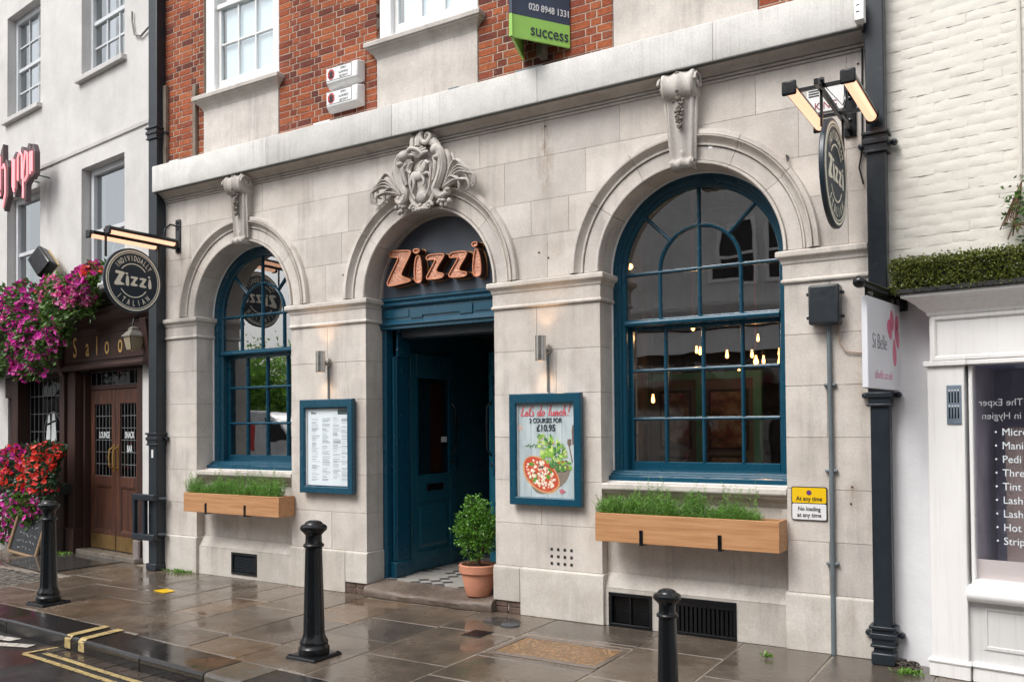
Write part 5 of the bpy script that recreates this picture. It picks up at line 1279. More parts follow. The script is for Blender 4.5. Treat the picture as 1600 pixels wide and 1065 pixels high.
for q in range(4): MB(MP).tube([(-.20 + q * .05, -.03, 2.8), (-.22 + q * .06, -.05, 3.0), (-.14 + q * .04, -.06, 3.2 + .04 * q), (-.05, -.03, 3.5)], .008, 5).build('cable', BLACK, t)
tag(MB().tube([pw(-.05, -.03, 7.35), pw(-.10, -.03, 7.3), pw(-.3, -.03, 7.12), pw(-.55, -.03, 7.05), pw(-.72, -.03, 7.12), pw(-.78, -.03, 7.32), pw(-.78, -.03, 7.45)], .014, 6).build('draped_cable', simple('dirty_cable', (.22, .21, .20), .8)), 'grey cable drooping between the pub window and drainpipe', 'cable')
tag(MB().tube([pw(-.10, -.02, 7.2), pw(-.10, -.02, 9)], .012, 6).build('wall_cable', simple('dirty_cable2', (.24, .23, .22), .8)), 'vertical cable up the pub wall beside the drainpipe', 'cable')
# floodlight
t = thing('floodlight', pw(-2.95, -.2, 4.1), 'black floodlight above the pub flowers', 'floodlight')
FM = MP @ Matrix.Translation((-3.0, -.25, 4.27)) @ Matrix.Rotation(R(38), 4, 'Y') @ Matrix.Rotation(R(-20), 4, 'X')
MB(FM).box(-.24, .24, -.09, .07, -.15, .15).build('case', IRON, t, bevel=.03, seg=3); MB(FM).box(-.22, .22, .07, .085, -.14, .16).build('visor', simple('rusty_tan', (.45, .33, .17), .7), t)
MB(MP).tube([(-2.9, -.2, 3.9), (-2.8, -.1, 4.0), (-2.8, .0, 4.05)], .02, 6).build('yoke', IRON, t)
# pink neon letters h i p on brackets
NEON = emit('pink_neon', (1.0, .26, .28), 1.0); NP = simple('neon_backplate', (.10, .07, .075), .5)
def neon(letter, s, plates, tubes, label):
    t = thing('neon_letter', pw(s, -.3, 5.4), label, 'neon sign', 'gothic neon letters on the pub wall')
    for P in plates: MB(MP).extr([(s + u, z) for u, z in P], 'y', -.33, -.25).build('back_plate', NP, t, bevel=.004)
    for T_ in tubes: MB(MP).tube([(s + u, -.355, z) for u, z in T_], .013, 8).build('neon_tube', NEON, t, smooth=True)
    MB(MP).tube([(s, -.25, 5.7), (s + .1, .0, 5.66)], .012, 6).build('bracket_rod', GALV, t)
neon('h', -4.28, [[(-.14, 6.05), (-.05, 6.22), (.02, 6.30), (.03, 5.98), (.0, 5.5), (-.12, 5.45)], [(.03, 5.98), (.14, 6.03), (.22, 5.9), (.22, 5.45), (.08, 5.22), (.02, 5.3), (.10, 5.5)]],
     [[(-.09, 6.15), (-.09, 5.6), (-.02, 5.48)], [(-.03, 6.1), (-.03, 5.58)], [(.05, 5.9), (.12, 5.95), (.17, 5.85), (.17, 5.48), (.08, 5.28)]], 'tall pink neon letter at the left edge of the photo')
neon('i', -3.83, [[(-.05, 6.0), (.05, 6.08), (.12, 6.0), (.12, 5.5), (.02, 5.38), (-.05, 5.5)]], [[(.0, 5.98), (.0, 5.55), (.05, 5.45)], [(.06, 5.95), (.06, 5.5)]], 'narrow middle pink neon letter')
neon('p', -3.45, [[(-.24, 5.9), (-.12, 6.12), (.0, 6.0), (.0, 5.62), (-.12, 5.5), (-.24, 5.6)], [(.05, 6.0), (.12, 6.12), (.2, 6.0), (.2, 5.6), (.05, 5.5), (.04, 5.25), (-.03, 5.25), (-.02, 5.6)], [(.22, 5.95), (.28, 6.08), (.35, 5.95), (.35, 5.62), (.22, 5.55)]],
     [[(-.19, 5.6), (-.19, 5.95), (-.12, 6.04), (-.04, 5.95), (-.04, 5.6)], [(.0, 5.3), (.0, 5.7), (.08, 6.0), (.15, 5.95), (.15, 5.62), (.05, 5.55)], [(.25, 5.62), (.25, 5.95), (.31, 5.95), (.31, 5.65)]], 'wide pink neon letter nearest the drainpipe')

# ------------------------------------------------------------------ flowers on the pub
def flowers(name, label, leafP, leafM, bl, seed, trough):
    g = np.random.default_rng(seed); t = thing(name, tuple(pw(*trough[0])), label, 'flowers')
    (sa, o0, z0), (sb, o1, z1) = trough; bx('trough', BLACK, t, sa, sb, o0, o1, z0, z1, MP)
    A = np.array(leafP); c0 = A.mean(0)
    rot = np.array(MP.to_3x3()); tr = np.array(MP.translation)
    A = A @ rot.T + tr; Dd = g.normal(size=A.shape) + np.array([0, -1.0, -.1])
    V_, F = leafcloud(A, Dd, .085, .055, seed, .15); cloud_obj('foliage', V_, F, leafM, t, 'stuff')
    for nm, pts_, mat, sz in bl:
        B = np.array(pts_) @ rot.T + tr; n = len(B)
        nn = g.normal(size=(n, 3)) * .75 + np.array([.25, -1.0, .25]); nn /= np.linalg.norm(nn, axis=1, keepdims=True)
        r_ = g.normal(size=(n, 3)); a_ = np.cross(nn, r_); a_ /= np.linalg.norm(a_, axis=1, keepdims=True); b_ = np.cross(nn, a_)
        K = 10; ang = np.linspace(0, 2 * np.pi, K, endpoint=False); rad = (sz * g.uniform(.5, 1.4, n))[:, None] * np.where(np.arange(K) % 2 == 0, 1.0, .74)[None]
        ring = B[:, None] + a_[:, None] * (rad * np.cos(ang))[..., None] + b_[:, None] * (rad * np.sin(ang))[..., None] + nn[:, None] * (sz * .45)
        V_ = np.concatenate([B[:, None], ring], 1).reshape(-1, 3); base = np.arange(n) * (K + 1)
        F = np.concatenate([np.stack([base, base + 1 + k, base + 1 + (k + 1) % K], 1) for k in range(K)], 0)
        cloud_obj('blossoms', V_, F, mat, t, 'stuff')
g = np.random.default_rng(21)
def up_pts(n, shell=True):
    out = []
    while len(out) < n:
        s = g.uniform(-5.2, -.62); zb = np.interp(s, [-5.2, -3.9, -3.2, -2.55, -2.0, -1.5, -1.18, -.62], [2.55, 2.72, 2.60, 2.62, 2.95, 3.22, 3.36, 3.60]); zt = np.interp(s, [-5.2, -3.9, -2.5, -1.5, -.9, -.62], [4.1, 4.0, 3.98, 3.98, 4.0, 3.85]) + .05 * math.sin(s * 7)
        z = g.uniform(zb, zt); k = (z - zb) / (zt - zb); lump = .07 * math.sin(s * 5.1 + z * 4) + .05 * math.sin(s * 11 - z * 9)
        front = -.30 - .30 * math.sin(math.pi * min(1, k * .8 + .2)) ** .6 + lump
        o = front + (abs(g.normal(scale=.05)) if shell else 0)
        out.append((s, o, z))
    return out
L1 = up_pts(6500); B1 = [(s, o - .03 - random.uniform(0, .03), z) for s, o, z in up_pts(2300)]
for k in range(70):
    s0 = g.uniform(-5.1, -1.0); zb = np.interp(s0, [-5.2, -3.9, -3.2, -2.55, -2.0, -1.5, -1.18], [2.55, 2.72, 2.60, 2.62, 2.95, 3.22, 3.36]); ln_ = g.uniform(.06, .24)
    for q in range(int(ln_ / .018)): L1.append((s0 + g.normal(scale=.012), -.42 + g.normal(scale=.02), zb + .1 - q * .018))
    if k % 2: B1.append((s0, -.46, zb + .1 - ln_))
patch = lambda s, z, f, q: math.sin(s * f + z * 2.3 + q) + .6 * math.sin(s * f * 2.3 - z * 3 + q * 2)
mg = [p for p in B1 if patch(p[0], p[2], 2.2, .5) > -.4 and random.random() < .72]; pk = [p for p in B1 if patch(p[0], p[2], 2.2, 2.9) > .35 and p[2] > 3.4][:420]
orr = [p for p in B1 if p[2] > 3.75 and patch(p[0], p[2], 3.1, 1.2) > .2][:90]
flowers('flower_trough', 'mass of magenta petunias spilling over the pub fascia', L1, GRN, [('a', mg, MAG, .042), ('b', pk, PINK, .040), ('c', orr, ORAN, .042)], 31, ((-5.2, -.32, 3.44), (-.75, -.04, 3.62)))
def lo_pts(n):
    out = []
    while len(out) < n:
        s = g.uniform(-5.0, -1.82); zt = np.interp(s, [-5, -4.2, -3.4, -2.4, -1.82], [1.45, 1.45, 1.55, 1.6, 1.55]); zb = np.interp(s, [-5, -3.6, -2.9, -2.55, -2.3, -1.82], [.1, .1, .2, .45, .75, .95])
        z = g.uniform(zb, zt); k = (z - zb) / (zt - zb); o = -.42 - .22 * math.sin(math.pi * min(1, k * .85 + .15)) ** .7 + .05 * math.sin(s * 6 + z * 5) + abs(g.normal(scale=.05)); out.append((s, o, z))
    return out
L2 = lo_pts(4300); B2 = [(s, o - .03, z) for s, o, z in lo_pts(1050)]
hi = [p for p in L2 if p[2] > .82 + .1 * math.sin(p[0] * 4)]; low = [p for p in L2 if p[2] <= .82 + .1 * math.sin(p[0] * 4)]
rd = [p for p in B2 if p[2] > .9 and p[0] > -3.4 - .6 * random.random() and random.random() < .62]; mg2 = [p for p in B2 if (p[2] < .95 and random.random() < .55) or (p[2] > 1.15 and p[0] < -3.0)]; or2 = [p for p in B2 if p[2] > .95 and p[0] < -2.6 and random.random() < .3]
flowers('flower_planter', 'red begonias over trailing petunias below the pub window', hi, DKGRN, [('a', rd, RED, .046), ('b', mg2, MAG, .042), ('c', or2, ORAN, .042)], 32, ((-4.9, -.36, .85), (-2.35, -.085, 1.0)))
rot = np.array(MP.to_3x3()); A = np.array(low) @ rot.T + np.array(MP.translation)
fp = [o for o in COL.objects if o.name.startswith('flower_planter')][0]
V_, F = leafcloud(A, g.normal(size=A.shape) + np.array([0, -1, -.2]), .075, .05, 33, .15); cloud_obj('trailing_foliage', V_, F, GRN, fp, 'stuff')
# chalkboard
CB = MP @ Matrix.Translation((-2.66, -.68, .0)) @ Matrix.Scale(.86, 4) @ Matrix.Rotation(R(24), 4, 'Z') @ Matrix.Rotation(R(11), 4, 'Y') @ Matrix.Rotation(R(-10), 4, 'X')
t = thing('chalkboard', tuple(CB.translation), 'leaning chalkboard with a rope edged frame below the pub flowers', 'sign')
CH = simple('chalkboard_slate', (.022, .026, .030), .7, var=.3, vs=8, bump=0)
MB(CB).extr(rrect(-.27, .27, .03, .86, .05), 'y', 0, .02).build('board', CH, t)
pr = rrect(-.28, .28, .02, .87, .05); MB(CB).tube([(u, -.004, v) for u, v in pr] + [(pr[0][0], -.004, pr[0][1])], .026, 8).build('frame', simple('rope_brown', (.27, .18, .11), .9, var=.3, vs=40, bump=.8, bs=80), t, smooth=True)
for sx in (-.22, .22): MB(CB).tube([(sx, .02, .8), (sx, .30, .06)], .014, 6).build('back_leg', OLDW, t)
rr = random.Random(17); st_ = MB(CB)
for row, z in enumerate((.74, .61, .48, .34, .23, .13)):
    u = -.18 + rr.uniform(0, .06)
    while u < .16:
        wv = [(u + k * .012, -.0015, z + rr.uniform(-.022, .03)) for k in range(rr.randint(3, 6))]; st_.tube(wv, .0035, 4); u += len(wv) * .012 + rr.uniform(.012, .035)
st_.build('chalk_scribble', simple('chalk', (.6, .6, .6), .9, bump=0), t, kind='stuff')

# ------------------------------------------------------------------ shop on the right (its front turns towards the street by eight degrees)
MS = Matrix.Translation((-1.0, -.2, 0)) @ Matrix.Rotation(-R(8), 4, 'Z')
sw = lambda s, o, z: MS @ Vector((s, o, z))
shop = thing('beauty_shop', sw(1.2, 0, 0), 'white shopfront with cream painted brick wall above at the right', 'building')
bx('wall', SHOPW2, shop, -.10, .24, .20, .5, 0, 2.74, MS)
bx('wall_core', SHOPW, shop, -.10, 3.6, .214, .5, 2.70, 8.0, MS)
PBV = []
for v in range(6):
    r_ = random.Random(v + 50); q = lambda k: r_.uniform(-k, k); L_, H_b = .2255, .0755
    nx_, nz_ = 6, 3; front = []
    mb = MB(); rows_ = []
    for j in range(nz_ + 1):
        for i in range(nx_ + 1):
            ex = min(i, nx_ - i) == 0; ez = min(j, nz_ - j) == 0
            mb.v.append((-L_ / 2 + L_ * i / nx_ + q(.002), (-.0015 + q(.002)) if not (ex or ez) else ((.002 if ex else .001) + q(.0025)), -H_b / 2 + H_b * j / nz_ + q(.003)))
    for j in range(nz_):
        for i in range(nx_): k = j * (nx_ + 1) + i; mb.f.append((k, k + 1, k + nx_ + 2, k + nx_ + 1))
    me = bpy.data.meshes.new('painted_brick'); me.from_pydata(mb.v, [], mb.f); me.materials.append(SHOPW); me.polygons.foreach_set('use_smooth', [True] * len(me.polygons)); PBV.append(me)
cnt = 0; rest = MB(); qS = (MS.to_3x3()).to_quaternion()
for row in range(44):
    z = 2.72 + (row + .5) * .075; s = -.10 + (0 if row % 2 else -.11)
    while s < 1.6:
        if s > -.16:
            me = random.choice(PBV); p = sw(max(s, -.1) + .11, .2105 + random.uniform(-.0016, .0014), z + random.uniform(-.002, .002))
            if cnt < 290 and s < 1.25:
                o = link('painted_brick', me, shop, p); o.rotation_mode = 'QUATERNION'; o.rotation_quaternion = qS; cnt += 1
            else: rest.add([p + MS.to_3x3() @ v.co for v in me.vertices], [tuple(f.vertices) for f in me.polygons])
        s += .225
rest.build('painted_brickwork', SHOPW, shop, smooth=True, kind='stuff', norm=False)
# pilaster, fascia, cornice
bx('pilaster', CREAM, shop, .215, .455, .0, .3, .0, 2.19, MS, bevel=.004)
MB(MS).loft([[(.215 - e, -e, z), (.455 + e, -e, z), (.455 + e, .3, z), (.215 - e, .3, z)] for e, z in ((.012, .0), (.012, .095), (.020, .10), (.022, .112), (.016, .125), (.0, .13))]).build('pilaster_base', CREAM, shop, bevel=.003)
bx('pilaster_cap', CREAM, shop, .195, .475, -.025, .3, 2.19, 2.226, MS, bevel=.004); bx('fascia_rail', CREAM, shop, .475, 3.5, -.018, .3, 2.192, 2.224, MS, bevel=.004)
bx('fascia_back', CREAM, shop, .235, 3.5, .006, .3, 2.226, 2.56, MS)
MB(MS).loft([[(.25 + e, o, 2.232 + e), (3.48 - e, o, 2.232 + e), (3.48 - e, o, 2.545 - e), (.25 + e, o, 2.545 - e)] for e, o in ((0, .005), (0, -.012), (.022, -.012), (.034, .002))], cap=False).build('fascia_frame', CREAM, shop)
cp = [(.0, 2.545), (.012, 2.553), (.018, 2.575), (.045, 2.600), (.055, 2.607), (.075, 2.632), (.115, 2.662), (.135, 2.672), (.150, 2.680), (.152, 2.702), (.0, 2.703)]
MB(MS).loft([[(.235 - e, .0 - e, z), (3.5, .0 - e, z), (3.5, .3, z), (.235 - e, .3, z)] for e, z in cp]).build('cornice', CREAM, shop, bevel=.002)
bx('tray_edge', BLACK, shop, .06, 3.5, -.175, .2, 2.704, 2.738, MS, bevel=.004)
# window and stall riser
fr_ = MB(MS); fr_.box(.475, .50, .03, .14, .70, 2.19).box(.475, 3.5, .03, .14, .66, .70)
fr_.build('window_frame', WHITE, shop, bevel=.005)
gl = bx('shop_window_pane', glass_mat('shop_glass', (.9, .9, .95), .10, .01), shop, .50, 3.5, .080, .084, .70, 2.19, MS)
bx('cream_film', simple('cream_vinyl', (.85, .77, .62), .5, var=.03, bump=0), gl, .50, 3.5, .0855, .0865, .70, .838, MS)
MB(MS).extr([(.2, .55), (.0, .55), (-.03, .565), (-.045, .59), (-.045, .615), (-.03, .64), (-.005, .65), (.01, .662), (.2, .67)], 'x', .456, 3.5).build('shop_sill', WHITE, shop, smooth=True)
bx('stall_riser', GREYP, shop, .456, 3.5, .045, .3, .0, .55, MS)
MB(MS).loft([[(.545 + e, o, .225 + e), (1.9 - e, o, .225 + e), (1.9 - e, o, .515 - e), (.545 + e, o, .515 - e)] for e, o in ((0, .044), (0, .036), (.02, .036), (.03, .052))]).build('riser_panel', GREYP, shop)
MB(MS).extr([(.2, .0), (.012, .0), (.012, .095), (.0, .10), (-.004, .11), (.008, .125), (.045, .13), (.2, .13)], 'x', .478, 3.5).build('plinth', CREAM, shop)
bx('display_back', simple('grey_violet_panel', (.46, .47, .52), .6, var=.2, vs=1.5, bump=0), shop, .50, 3.5, .75, .8, .70, 2.3, MS)
bx('display_side', simple('pale_side_panel', (.6, .58, .60), .6), shop, .47, .50, .15, .75, .66, 2.3, MS)
bx('display_shelf', simple('brown_panel', (.42, .34, .27), .6), shop, .62, 3.5, .45, .5, .66, 1.75, MS); bx('display_ceiling', simple('blue_header', (.36, .42, .60), .5), shop, .50, 3.5, .12, .75, 2.19, 2.3, MS)
VIN = simple('white_vinyl', (.66, .72, .76), .5, var=.02, bump=0)
def stext(body, s, z, size, mat, par, mirror=False):
    vs, fs = tmesh(body, size, (-.95 if mirror else .95), 'LEFT', .0006); mb = MB(MS @ Matrix.Translation((s, .0788 if not mirror else .0795, z)) @ FAC); mb.add(vs, fs); return mb.build('lettering', mat, par, norm=False)
for k, w_ in enumerate(('Micro', 'Mani', 'Pedi', 'Thre', 'Tint', 'Lash', 'Lash', 'Hot w', 'Strip')):
    z = 1.699 - k * .0935; stext(w_, .668, z, .072, VIN, gl)
    MB(MS).lathe([(.0, 0), (.007, 0), (.007, -.001), (.0, -.001)], (.632, .0795, z + .024), 10, 'y').build('bullet', VIN, gl)
MV = simple('faint_mirrored_text', (.32, .33, .35), .5, bump=0)  # faint mirrored words set on the glass
stext('The Exper', .80, 1.905, .068, MV, gl, True); stext('in Hygien', .79, 1.812, .068, MV, gl, True)
# entry panel with two rows of buttons
t = thing('entry_panel', sw(.39, 0, 1.78), 'steel door entry panel with rows of buttons on the white pilaster', 'intercom')
bx('plate', simple('blue_grey_steel', (.24, .30, .37), .4, .5), t, .343, .438, -.010, -.001, 1.778, 2.053, MS, bevel=.003)
for rw, z in enumerate((1.93, 1.82)):
    for k in range(4):
        s = .362 + k * .019; bx('name_slot', IRON, t, s - .004, s + .004, -.0125, -.0095, z, z + .075, MS)
        MB(MS).lathe([(.0, 0), (.0055, 0), (.0055, -.004), (.0, -.004)], (s, -.010, z + .086), 8, 'y').build('button', SW, t)
# hedge on the tray
gH = np.random.default_rng(44); n = 15000
s_ = gH.uniform(.02, 1.9, n); zz = gH.uniform(2.715, 2.95, n); oo = gH.uniform(-.15, .17, n); face = gH.random(n)
oo = np.where(face < .55, -.15 + gH.normal(scale=.012, size=n), oo); zz = np.where((face >= .55) & (face < .85), 2.945 + gH.normal(scale=.012, size=n), zz); s_ = np.where(face > .95, .03 + gH.normal(scale=.012, size=n), s_)
P = np.stack([s_, oo, zz], 1); P += gH.normal(scale=.008, size=P.shape); rotS = np.array(MS.to_3x3()); P = P @ rotS.T + np.array(MS.translation)
t = thing('clipped_hedge', tuple(sw(.9, 0, 2.74)), 'clipped box hedge on the ledge above the white shopfront', 'hedge')
V_, F = leafcloud(P, gH.normal(size=P.shape) + np.array([0, -.9, .35]), .021, .013, 44); cloud_obj('foliage', V_, F, HEDGE, t, 'stuff')
bx('foliage_core', simple('hedge_core', (.012, .016, .006), .9), t, .05, 3.4, -.12, .19, 2.74, 2.915, MS)
# sprig at the right edge and wall cable
t = thing('climbing_plant', tuple(sw(.80, .1, 3.1)), 'dry climbing sprig on the cream wall at the right edge', 'plant')
P = np.array([[.80 + gH.normal(scale=.05), .12 + gH.normal(scale=.04), 3.26 + gH.normal(scale=.09)] for _ in range(150)]) @ rotS.T + np.array(MS.translation)
V_, F = leafcloud(P, gH.normal(size=P.shape), .04, .02, 9); cloud_obj('foliage', V_, F, GRN, t, 'stuff')
for k in range(7): MB(MS).tube([(.80, .18, 3.45), (.79 - .02 * k, .14, 3.25 - .02 * k), (.72 + .03 * k, .12, 3.05 + .02 * k)], .005, 5).build('stem', BARK, t)
tag(MB(MS).tube([(.792, .19, 3.5), (.80, .19, 4.4), (.785, .19, 6.0)], .012, 6).build('painted_cable', SHOPW), 'painted over cable running up the cream brick wall', 'cable')
# hanging sign of the shop
ww, ot = Vector((-.985, -.02)), Vector((-1.104, -.90)); dd_ = (ww - ot).normalized(); nn_ = Vector((dd_.y, -dd_.x))
t = thing('projecting_sign', (ww.x, ww.y, 2.7), 'white projecting shop sign with a pink flower on a black bracket', 'sign')
SB = Matrix(((dd_.x, 0, nn_.x, 0), (dd_.y, 0, nn_.y, 0), (0, 1, 0, 0), (0, 0, 0, 1)))       # x along arm to wall, y up, z towards camera
SB = Matrix.Translation((ot.x, ot.y, 0)) @ SB
MB(SB).extr([(.06, 2.03), (.80, 2.03), (.80, 2.655), (.06, 2.655)], 'z', -.02, .02).build('board', simple('sign_board_white', (.70, .71, .75), .35, var=.03, bump=0), t, bevel=.004)
MB(SB).tube([(-.02, 2.735, 0), (.86, 2.735, 0)], .026, 12).build('arm', IRON, t, smooth=True); MB(SB).ell((-.03, 2.735, 0), (.042, .042, .042)).build('finial', IRON, t, smooth=True)
MB(SB).box(.10, .76, 2.655, 2.712, -.008, .008).build('clamp_bar', IRON, t); MB(SB).box(.84, .875, 2.62, 2.80, -.06, .06).build('wall_plate', IRON, t, bevel=.004)
for u in (.18, .66): MB(SB).lathe([(.0, 0), (.016, 0), (.016, .01), (.0, .012)], (u, 2.68, .008), 10, 'z').build('bolt', STEEL, t)
PK = simple('sign_pink', (.66, .16, .26), .4, var=.06, bump=0)
def petal(u, v, ln, wd, an):
    P = []
    for k in range(20):
        q = 2 * math.pi * k / 20; x_, y_ = ln * math.cos(q), wd * math.sin(q) * (1 - .25 * math.cos(q)); P.append((u + x_ * math.cos(an) - y_ * math.sin(an), v + x_ * math.sin(an) + y_ * math.cos(an)))
    MB(SB).extr(P, 'z', .0205, .0215).build('petal', PK, t)
petal(.60, 2.53, .075, .045, R(95)); petal(.55, 2.46, .075, .05, R(-65)); petal(.715, 2.52, .055, .045, R(80)); petal(.72, 2.42, .09, .045, R(-70)); petal(.655, 2.30, .10, .04, R(95))
mb = MB(SB @ Matrix.Translation((.155, 2.305, .021))); mb.add(*tmesh('Si Belle', .155, .72, 'LEFT', .0006, -.002)); mb.build('lettering', simple('sign_grey_ink', (.09, .09, .11), .5, bump=0), t, norm=False)
mb = MB(SB @ Matrix.Translation((.20, 2.10, .021))); mb.add(*tmesh('sibelle.co.uk', .085, .95, 'LEFT', .0006)); mb.build('lettering', simple('sign_pale_pink', (.66, .30, .42), .5, bump=0), t, norm=False)
# ------------------------------------------------------------------ ground, road, kerb, paving
def wet(name, stops, rlo, rhi, ps=1.3, bs=30, bst=.35, bd=.006, objr=True, pud=(.40, .56), hi=(.25, .19, .14), dk=(.055, .042, .032), spec=.6):
    m = N(name); r = m.rand(); base = m.ramp(r, stops)
    col = m.mix(m.ramp(m.noise(2.4, 7, .65, m.pos((1, 1, 1), objr)), [(.3, 0.0), (.75, .6)]), base, dk)
    col = m.mix(m.ramp(m.noise(26, 5, .7), [(.45, 0.0), (.8, .4)]), col, hi)
    pu = m.ramp(m.noise(ps, 5, .6), [(pud[0], 0.0), (pud[1], 1.0)])
    fine = m.math('ADD', m.noise(bs, 6, .7), m.math('MULTIPLY', m.noise(7, 5, .6, m.pos((1, 1, 1), objr), 1.2), 1.6)); rip = m.noise(11, 4)
    bb = m.n('ShaderNodeBump'); bb.inputs['Distance'].default_value = bd; m.L(fine, bb.inputs['Height'])
    st_ = m.math('MULTIPLY', m.math('SUBTRACT', 1.06, pu), bst); m.L(st_, bb.inputs['Strength'])
    b2 = m.n('ShaderNodeBump'); b2.inputs['Distance'].default_value = .006; b2.inputs['Strength'].default_value = .17; m.L(rip, b2.inputs['Height']); m.L(bb.outputs[0], b2.inputs['Normal']); m.L(b2.outputs[0], m.b.inputs['Normal'])
    rg = m.ramp(pu, [(0, rhi), (1, rlo)])
    grit = m.ramp(m.noise(140, 2), [(.70, 0.0), (.76, .5)]); col = m.mix(grit, col, (.36, .32, .28))
    return m.set(col=m.mix(m.math('MULTIPLY', pu, .35), col, (.03, .024, .02)), rough=rg, spec=spec)
PAVE = wet('wet_york_stone', [(0, (.10, .084, .070)), (.25, (.145, .115, .088)), (.5, (.18, .14, .105)), (.72, (.135, .122, .108)), (.88, (.20, .13, .075)), (1, (.10, .096, .09))], .04, .28, 1.9, bst=.62, pud=(.38, .60), spec=.8)
KERBM = wet('wet_black_kerb', [(0, (.012, .012, .013)), (.8, (.020, .019, .019)), (1, (.03, .028, .027))], .06, .20, hi=(.05, .05, .05), dk=(.012, .012, .012), spec=.35)
GRAN = wet('wet_grey_granite', [(0, (.12, .115, .10)), (1, (.15, .14, .12))], .15, .4, 2, 70, .8)
ASPH = wet('wet_asphalt', [(0, (.035, .034, .034)), (1, (.04, .039, .038))], .10, .36, .8, 90, .9, .01, False, hi=(.09, .085, .08), dk=(.02, .02, .02), spec=.4)
GRIT = simple('sandy_joint', (.24, .205, .165), .5, var=.4, vs=20, bump=.7, bs=80, bd=.01)
gr = MB().add([(-160, -160, -.21), (160, -160, -.21), (160, 160, -.21), (-160, 160, -.21)], [(0, 1, 2, 3)]).build('ground', simple('far_ground', (.06, .06, .06), .8)); gr['kind'] = 'structure'; gr['label'] = 'dark ground under the street'
rd_ = MB(); nx_ = 60
def kerb_y(x): return float(np.interp(x, [-40, -14, -8.55, -7.3, -6.3, -5.4, -2, 6, 30], [-2.0, -2.35, -2.56, -2.64, -2.73, -2.79, -2.95, -3.2, -3.6]))
xs = np.linspace(-40, 30, nx_)
rd_.loft([[(x, kerb_y(x) + .02, -.145 - .01), (x, -6.0, -.11), (x, -10.5, -.15)] for x in xs], closed=False, cap=False)
road = rd_.build('road', ASPH); road['kind'] = 'structure'; road['label'] = 'wet dark asphalt road'
sl_ = lambda y: .012 * y
pv = MB(); pv.loft([[(x, .35, -.008), (x, 0, -.008), (x, kerb_y(x) + .30, -.008 + sl_(-2.3))] for x in xs], closed=False, cap=False)
pave = pv.build('pavement', GRIT); pave['kind'] = 'structure'; pave['label'] = 'wet York stone pavement'
rp = random.Random(12)
def slab(x0, x1, y0, y1, mat, par, name='paving_stone', dz=0, tx=.0016, cb=.006):
    j = lambda k: rp.uniform(-k, k)
    c = [(x0 + j(.006), y0 + j(.006)), (x1 + j(.006), y0 + j(.006)), (x1 + j(.006), y1 + j(.006)), (x0 + j(.006), y1 + j(.006))]
    cx, cy = (x0 + x1) / 2, (y0 + y1) / 2; tz = [sl_(q[1]) + dz + j(tx) for q in c]
    ins = lambda q, k: (q[0] + (k if q[0] < cx else -k), q[1] + (k if q[1] < cy else -k))
    mb = MB(); mb.loft([[(q[0], q[1], sl_(q[1]) - .06) for q in c], [(q[0], q[1], z_ - cb) for q, z_ in zip(c, tz)], [(*ins(q, cb), z_) for q, z_ in zip(c, tz)]])
    return mb.build(name, mat, par)
SPECIAL = [(-3.93, -2.93, -1.25, -.64)]
x = -10.35; gp = .012
rows_ = [(-10.3, -9.55), (-9.55, -8.75), (-8.75, -8.0), (-8.0, -7.45), (-7.45, -6.95), (-6.95, -6.2), (-6.2, -5.55), (-5.55, -4.75), (-4.75, -3.95), (-3.95, -2.92), (-2.92, -2.2), (-2.2, -1.5), (-1.5, -.75), (-.75, .1), (.1, .9), (.9, 1.8), (1.8, 2.7)]
for x0, x1 in rows_:
    yb = kerb_y((x0 + x1) / 2) + .385; y = .03 if x0 > -6.3 and x1 < -4.6 else .03; y = -.115 if (x0 >= -6.25 and x1 <= -4.7) else .01
    while y > yb + .02:
        l = rp.uniform(.5, 1.15); y2 = max(y - l, yb)
        if y2 - yb < .28: y2 = yb
        seg = [(y2, y)]
        if abs(x0 + 3.95) < .01:
            seg = [(max(y2, -.62), y)] if y > -.62 else []
            if y2 < -1.27: seg.append((y2, min(y, -1.27)))
        for a, b in seg:
            if b - a > .06: slab(x0 + gp / 2, x1 - gp / 2, a + gp / 2, b - gp / 2, PAVE, pave)
        y = y2
# narrow slabs filling row ends outside the view to the left, dark slate plate by the pub
for k in range(9):
    x0 = -14.8 + k * .5; slab(x0, x0 + .49, -.85, -.02 + .14 * (-9.8 - x0) * .9, PAVE, pave)
DSL = wet('wet_dark_slate', [(0, (.035, .04, .045)), (1, (.05, .055, .06))], .04, .10, 1.0, 30, .15)
MB().extr([(-12.35, .62), (-12.16, -.69), (-10.74, -.93), (-10.66, .12)], 'z', .001, .0105).build('dark_slab', DSL, pave)
# setts in the crossing at the left
se = MB(); rs = random.Random(9)
for i in range(60):
    for j in range(13):
        x0 = -14.6 + i * .085 + (.04 if j % 2 else 0); y0 = -2.12 + j * .088 - (-10.35 - x0) * -.02
        if x0 > -10.36: continue
        z0 = sl_(y0) + rs.uniform(-.006, .008); e = .008
        c = [(x0, y0), (x0 + .077, y0), (x0 + .077, y0 + .08), (x0, y0 + .08)]
        se.loft([[(*q, z0 - .04) for q in c], [(*q, z0 - .006) for q in c], [(q[0] + (e if q[0] < x0 + .03 else -e), q[1] + (e if q[1] < y0 + .03 else -e), z0) for q in c]])
se.build('granite_setts', GRAN, pave, kind='stuff')
